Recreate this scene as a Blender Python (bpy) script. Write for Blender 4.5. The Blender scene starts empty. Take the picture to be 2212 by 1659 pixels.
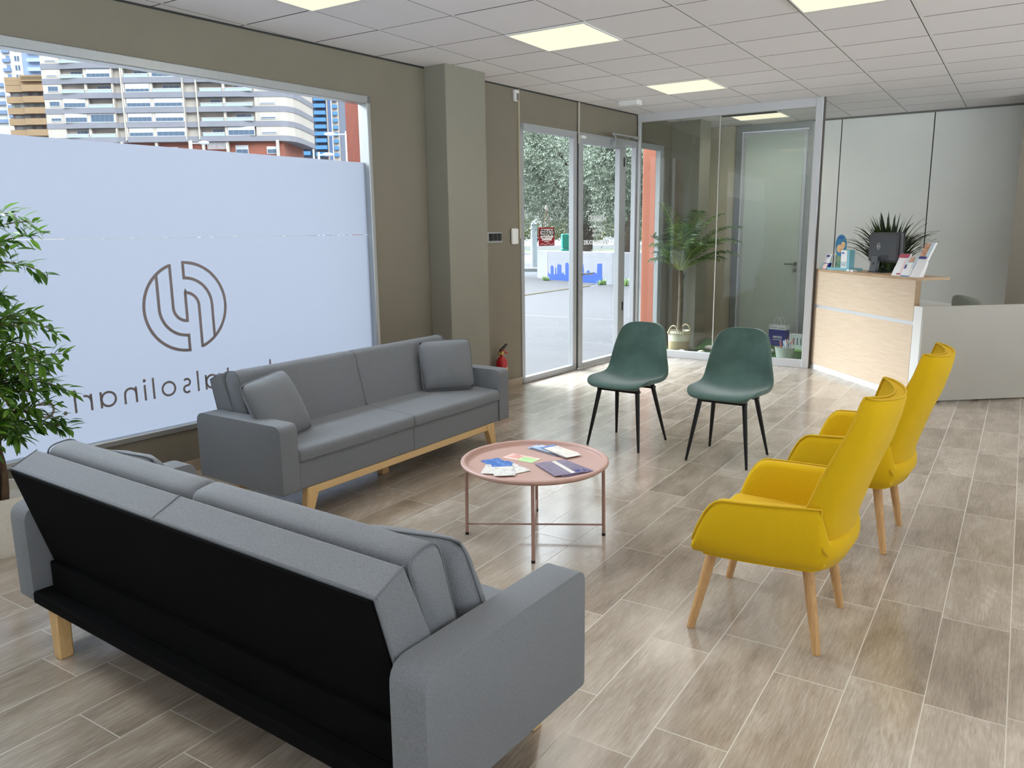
import bpy, bmesh, math, random
from mathutils import Vector, Matrix

C = bpy.context.scene.collection
SC = bpy.context.scene
PI = math.pi
R = math.radians
random.seed(7)

# ------------------------------------------------------------------ camera
cam_data = bpy.data.cameras.new('camera')
cam = bpy.data.objects.new('camera', cam_data)
C.objects.link(cam)
F_PX, YAW, PITCH, ROLL = 1706.3, 0.57206, 0.19143, -0.01241
cam_data.sensor_fit = 'HORIZONTAL'
cam_data.sensor_width = 36.0
cam_data.lens = F_PX / 2212 * 36.0
cam_data.clip_start, cam_data.clip_end = 0.05, 2000
f_ = Vector((-math.sin(YAW)*math.cos(PITCH), math.cos(YAW)*math.cos(PITCH), -math.sin(PITCH)))
r_ = Vector((math.cos(YAW), math.sin(YAW), 0)); u_ = r_.cross(f_)
cr, sr = math.cos(ROLL), math.sin(ROLL)
rr, uu = cr*r_ + sr*u_, -sr*r_ + cr*u_
m4 = Matrix((rr, uu, -f_)).transposed().to_4x4(); m4.translation = (0, 0, 1.5)
cam.matrix_world = m4
SC.camera = cam

# ------------------------------------------------------------------ world, exposure
ZC = 2.802
w = bpy.data.worlds.new('overcast_sky'); SC.world = w; w.use_nodes = True
nt = w.node_tree; nt.nodes.clear()
bo = nt.nodes.new('ShaderNodeOutputWorld'); bg = nt.nodes.new('ShaderNodeBackground')
tc = nt.nodes.new('ShaderNodeTexCoord'); sx = nt.nodes.new('ShaderNodeSeparateXYZ'); cr_ = nt.nodes.new('ShaderNodeValToRGB')
nt.links.new(tc.outputs['Generated'], sx.inputs[0]); nt.links.new(sx.outputs['Z'], cr_.inputs[0])
cr_.color_ramp.elements[0].color = (0.93, 0.97, 1.0, 1); cr_.color_ramp.elements[1].color = (0.74, 0.86, 1.0, 1)
# overcast sky with two bright patches added to light the room: west above the shop windows, east behind the viewer
def sky_patch(d, strength, power):
    d = Vector(d).normalized()
    vm = nt.nodes.new('ShaderNodeVectorMath'); vm.operation = 'DOT_PRODUCT'; vm.inputs[1].default_value = d; nt.links.new(tc.outputs['Generated'], vm.inputs[0])
    a = nt.nodes.new('ShaderNodeMath'); a.operation = 'MAXIMUM'; a.inputs[1].default_value = 0.0; nt.links.new(vm.outputs['Value'], a.inputs[0])
    b = nt.nodes.new('ShaderNodeMath'); b.operation = 'POWER'; b.inputs[1].default_value = power; nt.links.new(a.outputs[0], b.inputs[0])
    c = nt.nodes.new('ShaderNodeMath'); c.operation = 'MULTIPLY'; c.inputs[1].default_value = strength; nt.links.new(b.outputs[0], c.inputs[0])
    return c.outputs[0]
WEST, EAST = 27.0, 9.0
ad_ = nt.nodes.new('ShaderNodeMath'); ad_.operation = 'ADD'
nt.links.new(sky_patch((-0.80, 0.08, 0.46), WEST, 4.0), ad_.inputs[0]); nt.links.new(sky_patch((0.80, -0.35, 0.55), EAST, 4.0), ad_.inputs[1])
el_ = nt.nodes.new('ShaderNodeMapRange'); el_.interpolation_type = 'SMOOTHSTEP'; el_.inputs[1].default_value = 0.24; el_.inputs[2].default_value = 0.46; nt.links.new(sx.outputs['Z'], el_.inputs[0])
m2_ = nt.nodes.new('ShaderNodeMath'); m2_.operation = 'MULTIPLY_ADD'; m2_.inputs[2].default_value = 1.0; nt.links.new(ad_.outputs[0], m2_.inputs[0]); nt.links.new(el_.outputs[0], m2_.inputs[1])
vs_ = nt.nodes.new('ShaderNodeVectorMath'); vs_.operation = 'SCALE'; nt.links.new(cr_.outputs[0], vs_.inputs[0]); nt.links.new(m2_.outputs[0], vs_.inputs['Scale'])
nt.links.new(vs_.outputs[0], bg.inputs[0]); nt.links.new(bg.outputs[0], bo.inputs[0])
bg.inputs[1].default_value = 1.55
vs = SC.view_settings
SC.display_settings.display_device = 'sRGB'
vs.view_transform = 'Standard'; vs.look = 'None'; vs.exposure = 0.0; vs.gamma = 1.0; vs.use_curve_mapping = False
cy = SC.cycles
cy.use_denoising = True
cy.max_bounces = 10; cy.diffuse_bounces = 5; cy.glossy_bounces = 4; cy.transmission_bounces = 4; cy.transparent_max_bounces = 24
cy.sample_clamp_indirect = 6.0
cy.caustics_reflective = False; cy.caustics_refractive = False
LAMP_W = 5.6          # watts per ceiling panel
LAMP_RGB = (1.0, 0.965, 0.90)

# ------------------------------------------------------------------ materials
def lin(c): return tuple(((v/255+0.055)/1.055)**2.4 if v/255 > 0.04045 else v/255/12.92 for v in c)
_M = {}
FAR_K = 0.55
def mat(name, rgb, rough=0.6, metal=0.0, noise=0.0, nscale=40.0, bump=0.0, bscale=200.0, spec=0.5, sheen=0.0, stretch=None, coat=0.0):
    if name in _M: return _M[name]
    m = bpy.data.materials.new(name); m.use_nodes = True; t = m.node_tree; b = t.nodes['Principled BSDF']
    c = lin(rgb)
    if name.endswith('_far'): c = tuple(v*FAR_K for v in c)         # far facades darkened to offset the added sky light
    b.inputs['Base Color'].default_value = (*c, 1); b.inputs['Roughness'].default_value = rough; b.inputs['Metallic'].default_value = metal
    b.inputs['Specular IOR Level'].default_value = spec
    if sheen: b.inputs['Sheen Weight'].default_value = sheen; b.inputs['Sheen Roughness'].default_value = 0.4
    if coat: b.inputs['Coat Weight'].default_value = coat
    if noise or bump:
        co = t.nodes.new('ShaderNodeTexCoord'); mp = t.nodes.new('ShaderNodeMapping')
        if stretch: mp.inputs['Scale'].default_value = stretch
        t.links.new(co.outputs['Object'], mp.inputs[0])
    if noise:
        n = t.nodes.new('ShaderNodeTexNoise'); n.inputs['Scale'].default_value = nscale; n.inputs['Detail'].default_value = 5
        t.links.new(mp.outputs[0], n.inputs['Vector'])
        r = t.nodes.new('ShaderNodeValToRGB')
        r.color_ramp.elements[0].position = .3; r.color_ramp.elements[1].position = .7
        r.color_ramp.elements[0].color = (*[max(0, v*(1-noise)) for v in c], 1); r.color_ramp.elements[1].color = (*[min(1, v*(1+noise)) for v in c], 1)
        t.links.new(n.outputs['Fac'], r.inputs[0]); t.links.new(r.outputs[0], b.inputs['Base Color'])
    if bump:
        n2 = t.nodes.new('ShaderNodeTexNoise'); n2.inputs['Scale'].default_value = bscale; n2.inputs['Detail'].default_value = 3
        t.links.new(mp.outputs[0], n2.inputs['Vector'])
        bp = t.nodes.new('ShaderNodeBump'); bp.inputs['Strength'].default_value = bump; bp.inputs['Distance'].default_value = 0.004
        t.links.new(n2.outputs['Fac'], bp.inputs['Height']); t.links.new(bp.outputs[0], b.inputs['Normal'])
    _M[name] = m; return m

def glass_mat(name, tint=(0.93, 0.97, 0.95), refl=1.0):
    m = bpy.data.materials.new(name); m.use_nodes = True; t = m.node_tree; t.nodes.clear()
    o = t.nodes.new('ShaderNodeOutputMaterial'); mx = t.nodes.new('ShaderNodeMixShader')
    tr = t.nodes.new('ShaderNodeBsdfTransparent'); tr.inputs[0].default_value = (*tint, 1)
    gl = t.nodes.new('ShaderNodeBsdfGlossy'); gl.inputs['Roughness'].default_value = 0.0
    fr = t.nodes.new('ShaderNodeFresnel'); fr.inputs['IOR'].default_value = 1.48
    ge = t.nodes.new('ShaderNodeNewGeometry'); iv = t.nodes.new('ShaderNodeMath'); iv.operation = 'MULTIPLY'
    sb = t.nodes.new('ShaderNodeMath'); sb.operation = 'SUBTRACT'; sb.inputs[0].default_value = 1.0
    t.links.new(ge.outputs['Backfacing'], sb.inputs[1])
    t.links.new(fr.outputs[0], iv.inputs[0]); t.links.new(sb.outputs[0], iv.inputs[1])
    m2 = t.nodes.new('ShaderNodeMath'); m2.operation = 'MULTIPLY'; m2.inputs[1].default_value = refl; t.links.new(iv.outputs[0], m2.inputs[0])
    t.links.new(m2.outputs[0], mx.inputs[0]); t.links.new(tr.outputs[0], mx.inputs[1]); t.links.new(gl.outputs[0], mx.inputs[2])
    t.links.new(mx.outputs[0], o.inputs[0]); return m

def film_mat(name, rgb, back=(0.75, 0.75, 0.78), mixf=0.2):
    m = bpy.data.materials.new(name); m.use_nodes = True; t = m.node_tree; t.nodes.clear()
    o = t.nodes.new('ShaderNodeOutputMaterial'); mx = t.nodes.new('ShaderNodeMixShader'); mx.inputs[0].default_value = mixf
    a = t.nodes.new('ShaderNodeBsdfTranslucent'); a.inputs[0].default_value = (*rgb, 1)
    d = t.nodes.new('ShaderNodeBsdfDiffuse'); d.inputs[0].default_value = (*back, 1)
    t.links.new(a.outputs[0], mx.inputs[1]); t.links.new(d.outputs[0], mx.inputs[2]); t.links.new(mx.outputs[0], o.inputs[0]); return m

def leaf_mat(name, rgb, rgb2, trans=0.35, rough=0.45):
    m = bpy.data.materials.new(name); m.use_nodes = True; t = m.node_tree; b = t.nodes['Principled BSDF']
    o = t.nodes['Material Output']
    g = t.nodes.new('ShaderNodeNewGeometry'); r = t.nodes.new('ShaderNodeValToRGB')
    r.color_ramp.elements[0].color = (*lin(rgb), 1); r.color_ramp.elements[1].color = (*lin(rgb2), 1)
    t.links.new(g.outputs['Random Per Island'], r.inputs[0]); t.links.new(r.outputs[0], b.inputs['Base Color'])
    b.inputs['Roughness'].default_value = rough
    tl = t.nodes.new('ShaderNodeBsdfTranslucent'); t.links.new(r.outputs[0], tl.inputs[0])
    mx = t.nodes.new('ShaderNodeMixShader'); mx.inputs[0].default_value = trans
    t.links.new(b.outputs[0], mx.inputs[1]); t.links.new(tl.outputs[0], mx.inputs[2]); t.links.new(mx.outputs[0], o.inputs[0]); return m

def emit_mat(name, rgb, s):
    m = bpy.data.materials.new(name); m.use_nodes = True; t = m.node_tree; t.nodes.clear()
    o = t.nodes.new('ShaderNodeOutputMaterial'); e = t.nodes.new('ShaderNodeEmission')
    e.inputs[0].default_value = (*rgb, 1); e.inputs[1].default_value = s; t.links.new(e.outputs[0], o.inputs[0]); return m

class NG:
    """tiny node-math helper"""
    def __init__(s, m): s.t = m.node_tree
    def n(s, typ, **kw):
        x = s.t.nodes.new(typ)
        for k, v in kw.items(): setattr(x, k, v)
        return x
    def put(s, sock, v):
        if hasattr(v, 'is_output'): s.t.links.new(v, sock)
        else: sock.default_value = v
    def m(s, op, a, b=0.0, c=None):
        x = s.n('ShaderNodeMath', operation=op); s.put(x.inputs[0], a); s.put(x.inputs[1], b)
        if c is not None: s.put(x.inputs[2], c)
        return x.outputs[0]
    def mix(s, fac, a, b):
        x = s.n('ShaderNodeMix', data_type='RGBA'); s.put(x.inputs[0], fac); s.put(x.inputs[6], a); s.put(x.inputs[7], b); return x.outputs[2]
    def xyz(s, x, y, z):
        c = s.n('ShaderNodeCombineXYZ'); s.put(c.inputs[0], x); s.put(c.inputs[1], y); s.put(c.inputs[2], z); return c.outputs[0]
    def noise(s, vec, scale, detail=4.0, rough=0.55, dist=0.0):
        x = s.n('ShaderNodeTexNoise'); s.put(x.inputs['Vector'], vec); x.inputs['Scale'].default_value = scale; x.inputs['Detail'].default_value = detail
        x.inputs['Roughness'].default_value = rough; x.inputs['Distortion'].default_value = dist; return x.outputs['Fac']
    def white(s, vec):
        x = s.n('ShaderNodeTexWhiteNoise', noise_dimensions='3D'); s.put(x.inputs['Vector'], vec); return x.outputs['Value']
    def ramp(s, fac, *stops):
        x = s.n('ShaderNodeValToRGB'); s.put(x.inputs[0], fac); e = x.color_ramp.elements
        while len(e) < len(stops): e.new(0.5)
        for el, (p, c) in zip(e, stops): el.position = p; el.color = (*c, 1)
        return x.outputs[0]

def floor_material():
    m = bpy.data.materials.new('wood_look_floor_tile'); m.use_nodes = True; g = NG(m); b = m.node_tree.nodes['Principled BSDF']
    co = g.n('ShaderNodeTexCoord'); sp = g.n('ShaderNodeSeparateXYZ'); g.t.links.new(co.outputs['Object'], sp.inputs[0])
    X, Y = sp.outputs[0], sp.outputs[1]
    W, L = 0.2268, 0.672
    rx = g.m('DIVIDE', g.m('ADD', X, 0.8215 + 40*W), W); row = g.m('FLOOR', rx); fx = g.m('SUBTRACT', rx, row)
    hr = g.white(g.xyz(row, 3.7, 1.0))
    off = g.m('MULTIPLY', g.m('FLOOR', g.m('MULTIPLY', hr, 3.0)), 0.25)
    par = g.m('MODULO', row, 2.0)
    off = g.m('ADD', g.m('MULTIPLY', off, 0.35), g.m('MULTIPLY', par, 0.25))
    ry = g.m('ADD', g.m('DIVIDE', g.m('ADD', Y, -2.12 + 60*L), L), off); jj = g.m('FLOOR', ry); fy = g.m('SUBTRACT', ry, jj)
    pid = g.white(g.xyz(row, jj, 5.0)); pid2 = g.white(g.xyz(jj, row, 9.0))
    ex = g.m('MULTIPLY', g.m('MINIMUM', fx, g.m('SUBTRACT', 1.0, fx)), W); ey = g.m('MULTIPLY', g.m('MINIMUM', fy, g.m('SUBTRACT', 1.0, fy)), L)
    d = g.m('MINIMUM', ex, ey); grout = g.m('LESS_THAN', d, 0.0017)
    # grain: stretched along Y, shifted per plank
    v1 = g.xyz(g.m('ADD', g.m('MULTIPLY', X, 1.0), g.m('MULTIPLY', pid, 31.0)), g.m('ADD', g.m('MULTIPLY', Y, 0.06), g.m('MULTIPLY', pid2, 17.0)), 0.0)
    fine = g.noise(v1, 120.0, 6.0, 0.65, 0.3)
    v2 = g.xyz(g.m('ADD', X, g.m('MULTIPLY', pid2, 13.0)), g.m('ADD', g.m('MULTIPLY', Y, 0.3), g.m('MULTIPLY', pid, 7.0)), 2.0)
    broad = g.noise(v2, 9.0, 3.0, 0.5, 0.6)
    # cathedral rings on some planks
    v3 = g.xyz(g.m('ADD', g.m('MULTIPLY', g.m('SUBTRACT', fx, 0.5), 0.35), g.m('MULTIPLY', g.noise(v2, 6.0, 2.0), 0.25)), g.m('MULTIPLY', Y, 0.22), pid)
    wv = g.n('ShaderNodeTexWave', wave_type='RINGS', rings_direction='SPHERICAL'); g.put(wv.inputs['Vector'], v3); wv.inputs['Scale'].default_value = 22.0
    wv.inputs['Distortion'].default_value = 5.0; wv.inputs['Detail'].default_value = 3.0; wv.inputs['Detail Scale'].default_value = 1.5
    ringmask = g.m('MULTIPLY', g.m('GREATER_THAN', pid, 0.72), g.m('GREATER_THAN', broad, 0.5))
    v4 = g.xyz(g.m('ADD', X, g.m('MULTIPLY', pid2, 5.0)), g.m('ADD', g.m('MULTIPLY', Y, 0.05), pid), 1.0)
    streak = g.noise(v4, 420.0, 3.0, 0.6, 0.5); patch = g.noise(co.outputs['Object'], 6.0, 2.0)
    smask = g.m('MULTIPLY', g.m('SUBTRACT', streak, 0.5), g.m('MULTIPLY', patch, 0.75))
    tone = g.m('ADD', smask, g.m('ADD', g.m('MULTIPLY', fine, 0.44), g.m('ADD', g.m('MULTIPLY', broad, 0.53), g.m('MULTIPLY', g.m('SUBTRACT', pid, 0.5), 0.16))))
    tone = g.m('ADD', tone, g.m('MULTIPLY', ringmask, g.m('MULTIPLY', g.m('SUBTRACT', wv.outputs['Fac'], 0.5), 0.08)))
    col = g.ramp(tone, (0.28, lin((130, 117, 103))), (0.45, lin((157, 144, 130))), (0.58, lin((175, 163, 149))), (0.76, lin((194, 183, 170))))
    col = g.mix(grout, col, (*lin((192, 185, 174)), 1))
    g.t.links.new(col, b.inputs['Base Color'])
    g.t.links.new(g.m('ADD', g.m('MULTIPLY', fine, 0.10), g.m('ADD', 0.13, g.m('MULTIPLY', grout, 0.3))), b.inputs['Roughness'])
    b.inputs['Specular IOR Level'].default_value = 0.75
    bp = g.n('ShaderNodeBump'); bp.inputs['Strength'].default_value = 0.18; bp.inputs['Distance'].default_value = 0.002
    g.put(bp.inputs['Height'], g.m('SUBTRACT', g.m('MULTIPLY', fine, 0.25), grout)); g.t.links.new(bp.outputs[0], b.inputs['Normal'])
    return m

def ceiling_material():
    m = bpy.data.materials.new('mineral_ceiling_tile'); m.use_nodes = True; g = NG(m); b = m.node_tree.nodes['Principled BSDF']
    co = g.n('ShaderNodeTexCoord'); sp = g.n('ShaderNodeSeparateXYZ'); g.t.links.new(co.outputs['Object'], sp.inputs[0])
    X, Y = sp.outputs[0], sp.outputs[1]
    ax = g.m('DIVIDE', g.m('ADD', X, 2.4906 + 24.0), 0.6); fx = g.m('SUBTRACT', ax, g.m('FLOOR', ax)); dx = g.m('MULTIPLY', g.m('MINIMUM', fx, g.m('SUBTRACT', 1.0, fx)), 0.6)
    ay = g.m('DIVIDE', g.m('ADD', Y, -4.767 + 58.4), 0.584); fy = g.m('SUBTRACT', ay, g.m('FLOOR', ay)); dy = g.m('MULTIPLY', g.m('MINIMUM', fy, g.m('SUBTRACT', 1.0, fy)), 0.584)
    tid = g.white(g.xyz(g.m('FLOOR', ax), g.m('FLOOR', ay), 2.0))
    sp_ = g.noise(co.outputs['Object'], 260.0, 3.0, 0.7)
    base = g.ramp(g.m('ADD', g.m('MULTIPLY', sp_, 0.6), g.m('MULTIPLY', tid, 0.3)), (0.2, lin((231, 228, 230))), (0.7, lin((239, 236, 238))))
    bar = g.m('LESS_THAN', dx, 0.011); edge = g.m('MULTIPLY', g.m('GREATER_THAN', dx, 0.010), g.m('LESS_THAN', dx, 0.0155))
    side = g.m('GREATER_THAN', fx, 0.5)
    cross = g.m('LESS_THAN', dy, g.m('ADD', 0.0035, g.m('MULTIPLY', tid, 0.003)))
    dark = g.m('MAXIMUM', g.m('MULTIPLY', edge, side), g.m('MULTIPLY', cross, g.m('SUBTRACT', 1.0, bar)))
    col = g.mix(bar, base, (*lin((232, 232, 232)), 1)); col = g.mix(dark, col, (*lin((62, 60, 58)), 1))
    g.t.links.new(col, b.inputs['Base Color']); b.inputs['Roughness'].default_value = 0.9; b.inputs['Specular IOR Level'].default_value = 0.1
    return m

def wood_material(name, a, bb, scale=60.0, axis=(1, 1, 0.06), rough=0.45):
    m = bpy.data.materials.new(name); m.use_nodes = True; g = NG(m); b = m.node_tree.nodes['Principled BSDF']
    co = g.n('ShaderNodeTexCoord'); mp = g.n('ShaderNodeMapping'); g.t.links.new(co.outputs['Object'], mp.inputs[0]); mp.inputs['Scale'].default_value = axis
    n = g.noise(mp.outputs[0], scale, 5.0, 0.6, 0.4)
    g.t.links.new(g.ramp(n, (0.32, lin(a)), (0.68, lin(bb))), b.inputs['Base Color']); b.inputs['Roughness'].default_value = rough
    return m

def brick_like(name, a, bb, mortar, sx_, sy_, msize, off=0.0, rough=0.85):
    m = bpy.data.materials.new(name); m.use_nodes = True; g = NG(m); b = m.node_tree.nodes['Principled BSDF']
    co = g.n('ShaderNodeTexCoord'); br = g.n('ShaderNodeTexBrick'); g.t.links.new(co.outputs['Object'], br.inputs['Vector'])
    br.offset = off; br.inputs['Color1'].default_value = (*lin(a), 1); br.inputs['Color2'].default_value = (*lin(bb), 1); br.inputs['Mortar'].default_value = (*lin(mortar), 1)
    br.inputs['Scale'].default_value = 1.0; br.inputs['Mortar Size'].default_value = msize; br.inputs['Brick Width'].default_value = sx_; br.inputs['Row Height'].default_value = sy_
    n = g.noise(co.outputs['Object'], 1.3, 4.0)
    g.t.links.new(g.mix(g.m('MULTIPLY', n, 0.35), br.outputs['Color'], (*lin(mortar), 1)), b.inputs['Base Color']); b.inputs['Roughness'].default_value = rough
    return m

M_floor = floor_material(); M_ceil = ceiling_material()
M_wallL = mat('beige_wall_paint', (128, 121, 107), 0.85, noise=0.03, nscale=3, bump=0.05, bscale=300, spec=0.2)
M_wallB = mat('pale_panel_paint', (240, 241, 237), 0.7, noise=0.02, nscale=2, spec=0.25)
M_pillar = mat('pillar_paint', (140, 136, 124), 0.85, noise=0.02, nscale=3, spec=0.2)
M_white = mat('white_laminate', (226, 226, 224), 0.4, noise=0.01, nscale=5)
M_greyW = mat('greige_laminate', (172, 168, 159), 0.45, noise=0.015, nscale=4)
M_alu = mat('brushed_aluminium', (176, 178, 178), 0.38, metal=0.75, noise=0.03, nscale=30, stretch=(1, 1, 0.05))
M_aluD = mat('dark_gasket', (38, 40, 40), 0.6)
M_aluW = mat('pale_aluminium', (206, 207, 210), 0.42, metal=0.35)
M_aluF = mat('silver_door_frame', (168, 170, 172), 0.45, metal=0.3)
M_glass = glass_mat('clear_window_glass', (0.975, 0.988, 0.982))
M_glassG = glass_mat('greenish_partition_glass', (0.945, 0.965, 0.953), 2.0)
M_film = film_mat('frosted_window_film', (0.098, 0.105, 0.126), (0.72, 0.74, 0.78), 0.18)
M_letter = film_mat('taupe_window_lettering', (0.10, 0.09, 0.09), lin((150, 138, 136)), 0.8)
M_vinylW = mat('white_door_vinyl', (240, 242, 245), 0.6)
M_fab = mat('grey_sofa_fabric', (120, 123, 128), 0.95, noise=0.16, nscale=260, bump=0.35, bscale=500, spec=0.12, sheen=0.15)
M_seam = mat('grey_seam_cord', (106, 109, 114), 0.95)
M_blk = mat('black_lining_cloth', (7, 7, 8), 0.95, noise=0.2, nscale=300, spec=0.1)
M_beech = wood_material('light_beech_wood', (204, 168, 116), (222, 190, 140), 40.0, (6, 0.4, 6))
M_beechV = wood_material('light_beech_leg_wood', (198, 160, 106), (220, 186, 132), 40.0, (6, 6, 0.4))
M_oakleg = wood_material('oak_leg_wood', (176, 134, 86), (200, 160, 110), 60.0, (3, 3, 0.2))
M_yel = mat('mustard_yellow_fabric', (208, 170, 22), 0.92, noise=0.05, nscale=300, bump=0.3, bscale=600, spec=0.12, sheen=0.1)
M_yelP = mat('mustard_piping', (200, 162, 18), 0.92)
M_velv = mat('green_velvet', (74, 98, 92), 0.7, noise=0.16, nscale=9, bump=0.1, bscale=300, spec=0.15, sheen=0.5)
M_blackm = mat('black_metal', (22, 22, 23), 0.35, metal=0.3)
M_pink = mat('dusty_pink_metal', (188, 154, 144), 0.5, noise=0.01, nscale=10)
M_pinkD = mat('dusty_pink_tube', (160, 128, 118), 0.45)
M_deskw = wood_material('pale_oak_laminate', (204, 182, 156), (220, 200, 176), 12.0, (0.35, 1, 8), 0.5)
M_deske = wood_material('oak_edge', (150, 122, 92), (172, 142, 110), 14.0, (0.4, 1, 6), 0.5)

# ------------------------------------------------------------------ mesh helpers
def NB(): return bmesh.new()
def add_box(bm, lo, hi, bev=0.0, seg=2):
    x0, y0, z0 = lo; x1, y1, z1 = hi
    vs_ = [bm.verts.new(p) for p in ((x0,y0,z0),(x1,y0,z0),(x1,y1,z0),(x0,y1,z0),(x0,y0,z1),(x1,y0,z1),(x1,y1,z1),(x0,y1,z1))]
    fs = [bm.faces.new([vs_[i] for i in q]) for q in ((3,2,1,0),(4,5,6,7),(0,1,5,4),(1,2,6,5),(2,3,7,6),(3,0,4,7))]
    if bev:
        es = list({e for f in fs for e in f.edges})
        bmesh.ops.bevel(bm, geom=es, offset=bev, segments=seg, profile=0.5, affect='EDGES', clamp_overlap=True)
def add_prism(bm, poly, axis, a, b, bev=0.0, seg=2):
    """poly: 2D points; axis 'x': (y,z), 'y': (x,z), 'z': (x,y)"""
    def P(p, t): return {'x': (t, p[0], p[1]), 'y': (p[0], t, p[1]), 'z': (p[0], p[1], t)}[axis]
    A = [bm.verts.new(P(p, a)) for p in poly]; B = [bm.verts.new(P(p, b)) for p in poly]
    fs = [bm.faces.new(A[::-1]), bm.faces.new(B)]
    n = len(poly)
    for i in range(n): fs.append(bm.faces.new((A[i], A[(i+1) % n], B[(i+1) % n], B[i])))
    bmesh.ops.recalc_face_normals(bm, faces=fs)
    if bev:
        es = list({e for f in fs for e in f.edges})
        bmesh.ops.bevel(bm, geom=es, offset=bev, segments=seg, profile=0.5, affect='EDGES', clamp_overlap=True)
def add_tube(bm, pts, rad, n=8, closed=False, cap=True):
    pts = [Vector(p) for p in pts]; k = len(pts)
    rads = rad if isinstance(rad, (list, tuple)) else [rad]*k
    rings = []; prev = None
    for i, p in enumerate(pts):
        if closed: d = pts[(i+1) % k] - pts[i-1]
        else: d = pts[min(i+1, k-1)] - pts[max(i-1, 0)]
        d.normalize()
        if prev is None:
            a = d.orthogonal().normalized()
        else:
            a = prev - d*prev.dot(d)
            a = a.normalized() if a.length > 1e-6 else d.orthogonal().normalized()
        prev = a; b = d.cross(a)
        rings.append([bm.verts.new(p + (a*math.cos(2*PI*j/n) + b*math.sin(2*PI*j/n))*rads[i]) for j in range(n)])
    m = k if closed else k-1
    for i in range(m):
        A, B = rings[i], rings[(i+1) % k]
        for j in range(n): bm.faces.new((A[j], A[(j+1) % n], B[(j+1) % n], B[j]))
    if cap and not closed: bm.faces.new(rings[0][::-1]); bm.faces.new(rings[-1])
def add_lathe(bm, prof, n=32, c=(0, 0), sx=1.0, sy=1.0):
    rings = []
    for r, z in prof:
        if r < 1e-6: rings.append([bm.verts.new((c[0], c[1], z))])
        else: rings.append([bm.verts.new((c[0]+r*sx*math.cos(2*PI*j/n), c[1]+r*sy*math.sin(2*PI*j/n), z)) for j in range(n)])
    for A, B in zip(rings, rings[1:]):
        for j in range(n):
            k = (j+1) % n
            if len(A) == 1 and len(B) == 1: continue
            if len(A) == 1: bm.faces.new((A[0], B[k], B[j]))
            elif len(B) == 1: bm.faces.new((A[j], A[k], B[0]))
            else: bm.faces.new((A[j], A[k], B[k], B[j]))
def add_grid(bm, pts, wrap_u=False, wrap_v=False):
    """pts[i][j] -> faces"""
    V = [[bm.verts.new(p) for p in row] for row in pts]
    a, b = len(V), len(V[0])
    for i in range(a if wrap_u else a-1):
        for j in range(b if wrap_v else b-1):
            bm.faces.new((V[i][j], V[(i+1) % a][j], V[(i+1) % a][(j+1) % b], V[i][(j+1) % b]))
    return V
def add_ball(bm, c, rx, ry=None, rz=None, n=12, k=8):
    ry = ry or rx; rz = rz or rx
    add_lathe_e(bm, c, rx, ry, rz, n, k)
def add_lathe_e(bm, c, rx, ry, rz, n, k):
    prof = [(math.sin(PI*i/k), -math.cos(PI*i/k)) for i in range(k+1)]
    rings = []
    for r, z in prof:
        if r < 1e-6: rings.append([bm.verts.new((c[0], c[1], c[2]+z*rz))])
        else: rings.append([bm.verts.new((c[0]+r*rx*math.cos(2*PI*j/n), c[1]+r*ry*math.sin(2*PI*j/n), c[2]+z*rz)) for j in range(n)])
    for A, B in zip(rings, rings[1:]):
        for j in range(n):
            q = (j+1) % n
            if len(A) == 1: bm.faces.new((A[0], B[q], B[j]))
            elif len(B) == 1: bm.faces.new((A[j], A[q], B[0]))
            else: bm.faces.new((A[j], A[q], B[q], B[j]))
def add_stroke(bm, pts, wdt, y, closed=False):
    """flat band along 2D pts (s,z) in the plane x=y (wall frame: x=off, y=s, z=z)"""
    P = [Vector(p) for p in pts]; k = len(P); L, Rr = [], []
    for i in range(k):
        if closed: d1 = (P[i]-P[i-1]); d2 = (P[(i+1) % k]-P[i])
        else: d1 = P[i]-P[i-1] if i else P[1]-P[0]; d2 = P[i+1]-P[i] if i < k-1 else P[i]-P[i-1]
        d1.normalize(); d2.normalize()
        n1 = Vector((-d1.y, d1.x)); n2 = Vector((-d2.y, d2.x)); n = (n1+n2)
        n = n.normalized() if n.length > 1e-6 else n1
        h = wdt/2/max(0.35, n.dot(n1))
        L.append(bm.verts.new((y, *(P[i]+n*h)))); Rr.append(bm.verts.new((y, *(P[i]-n*h))))
    for i in range(k if closed else k-1):
        j = (i+1) % k; bm.faces.new((L[i], L[j], Rr[j], Rr[i]))
def arc(c, r, a0, a1, n=16): return [(c[0]+r*math.cos(R(a0+(a1-a0)*i/n)), c[1]+r*math.sin(R(a0+(a1-a0)*i/n))) for i in range(n+1)]

def obj(name, bm, m, parent=None, smooth=False, loc=None, rotz=None, auto=None):
    me = bpy.data.meshes.new(name)
    bmesh.ops.recalc_face_normals(bm, faces=bm.faces) if not getattr(bm, 'keep', False) else None
    bm.to_mesh(me); bm.free()
    for mm in (m if isinstance(m, list) else [m]): me.materials.append(mm)
    if smooth:
        for p in me.polygons: p.use_smooth = True
    o = bpy.data.objects.new(name, me); C.objects.link(o)
    if parent is not None: o.parent = parent
    if loc is not None: o.location = loc
    if rotz is not None: o.rotation_euler = (0, 0, rotz)
    if smooth and auto:
        md = o.modifiers.new('edges', 'EDGE_SPLIT'); md.split_angle = R(auto)
    return o
def raw(name, verts, faces, m, parent=None, smooth=False):
    me = bpy.data.meshes.new(name); me.from_pydata(verts, [], faces); me.update()
    for mm in (m if isinstance(m, list) else [m]): me.materials.append(mm)
    if smooth:
        for p in me.polygons: p.use_smooth = True
    o = bpy.data.objects.new(name, me); C.objects.link(o)
    if parent is not None: o.parent = parent
    return o
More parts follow.
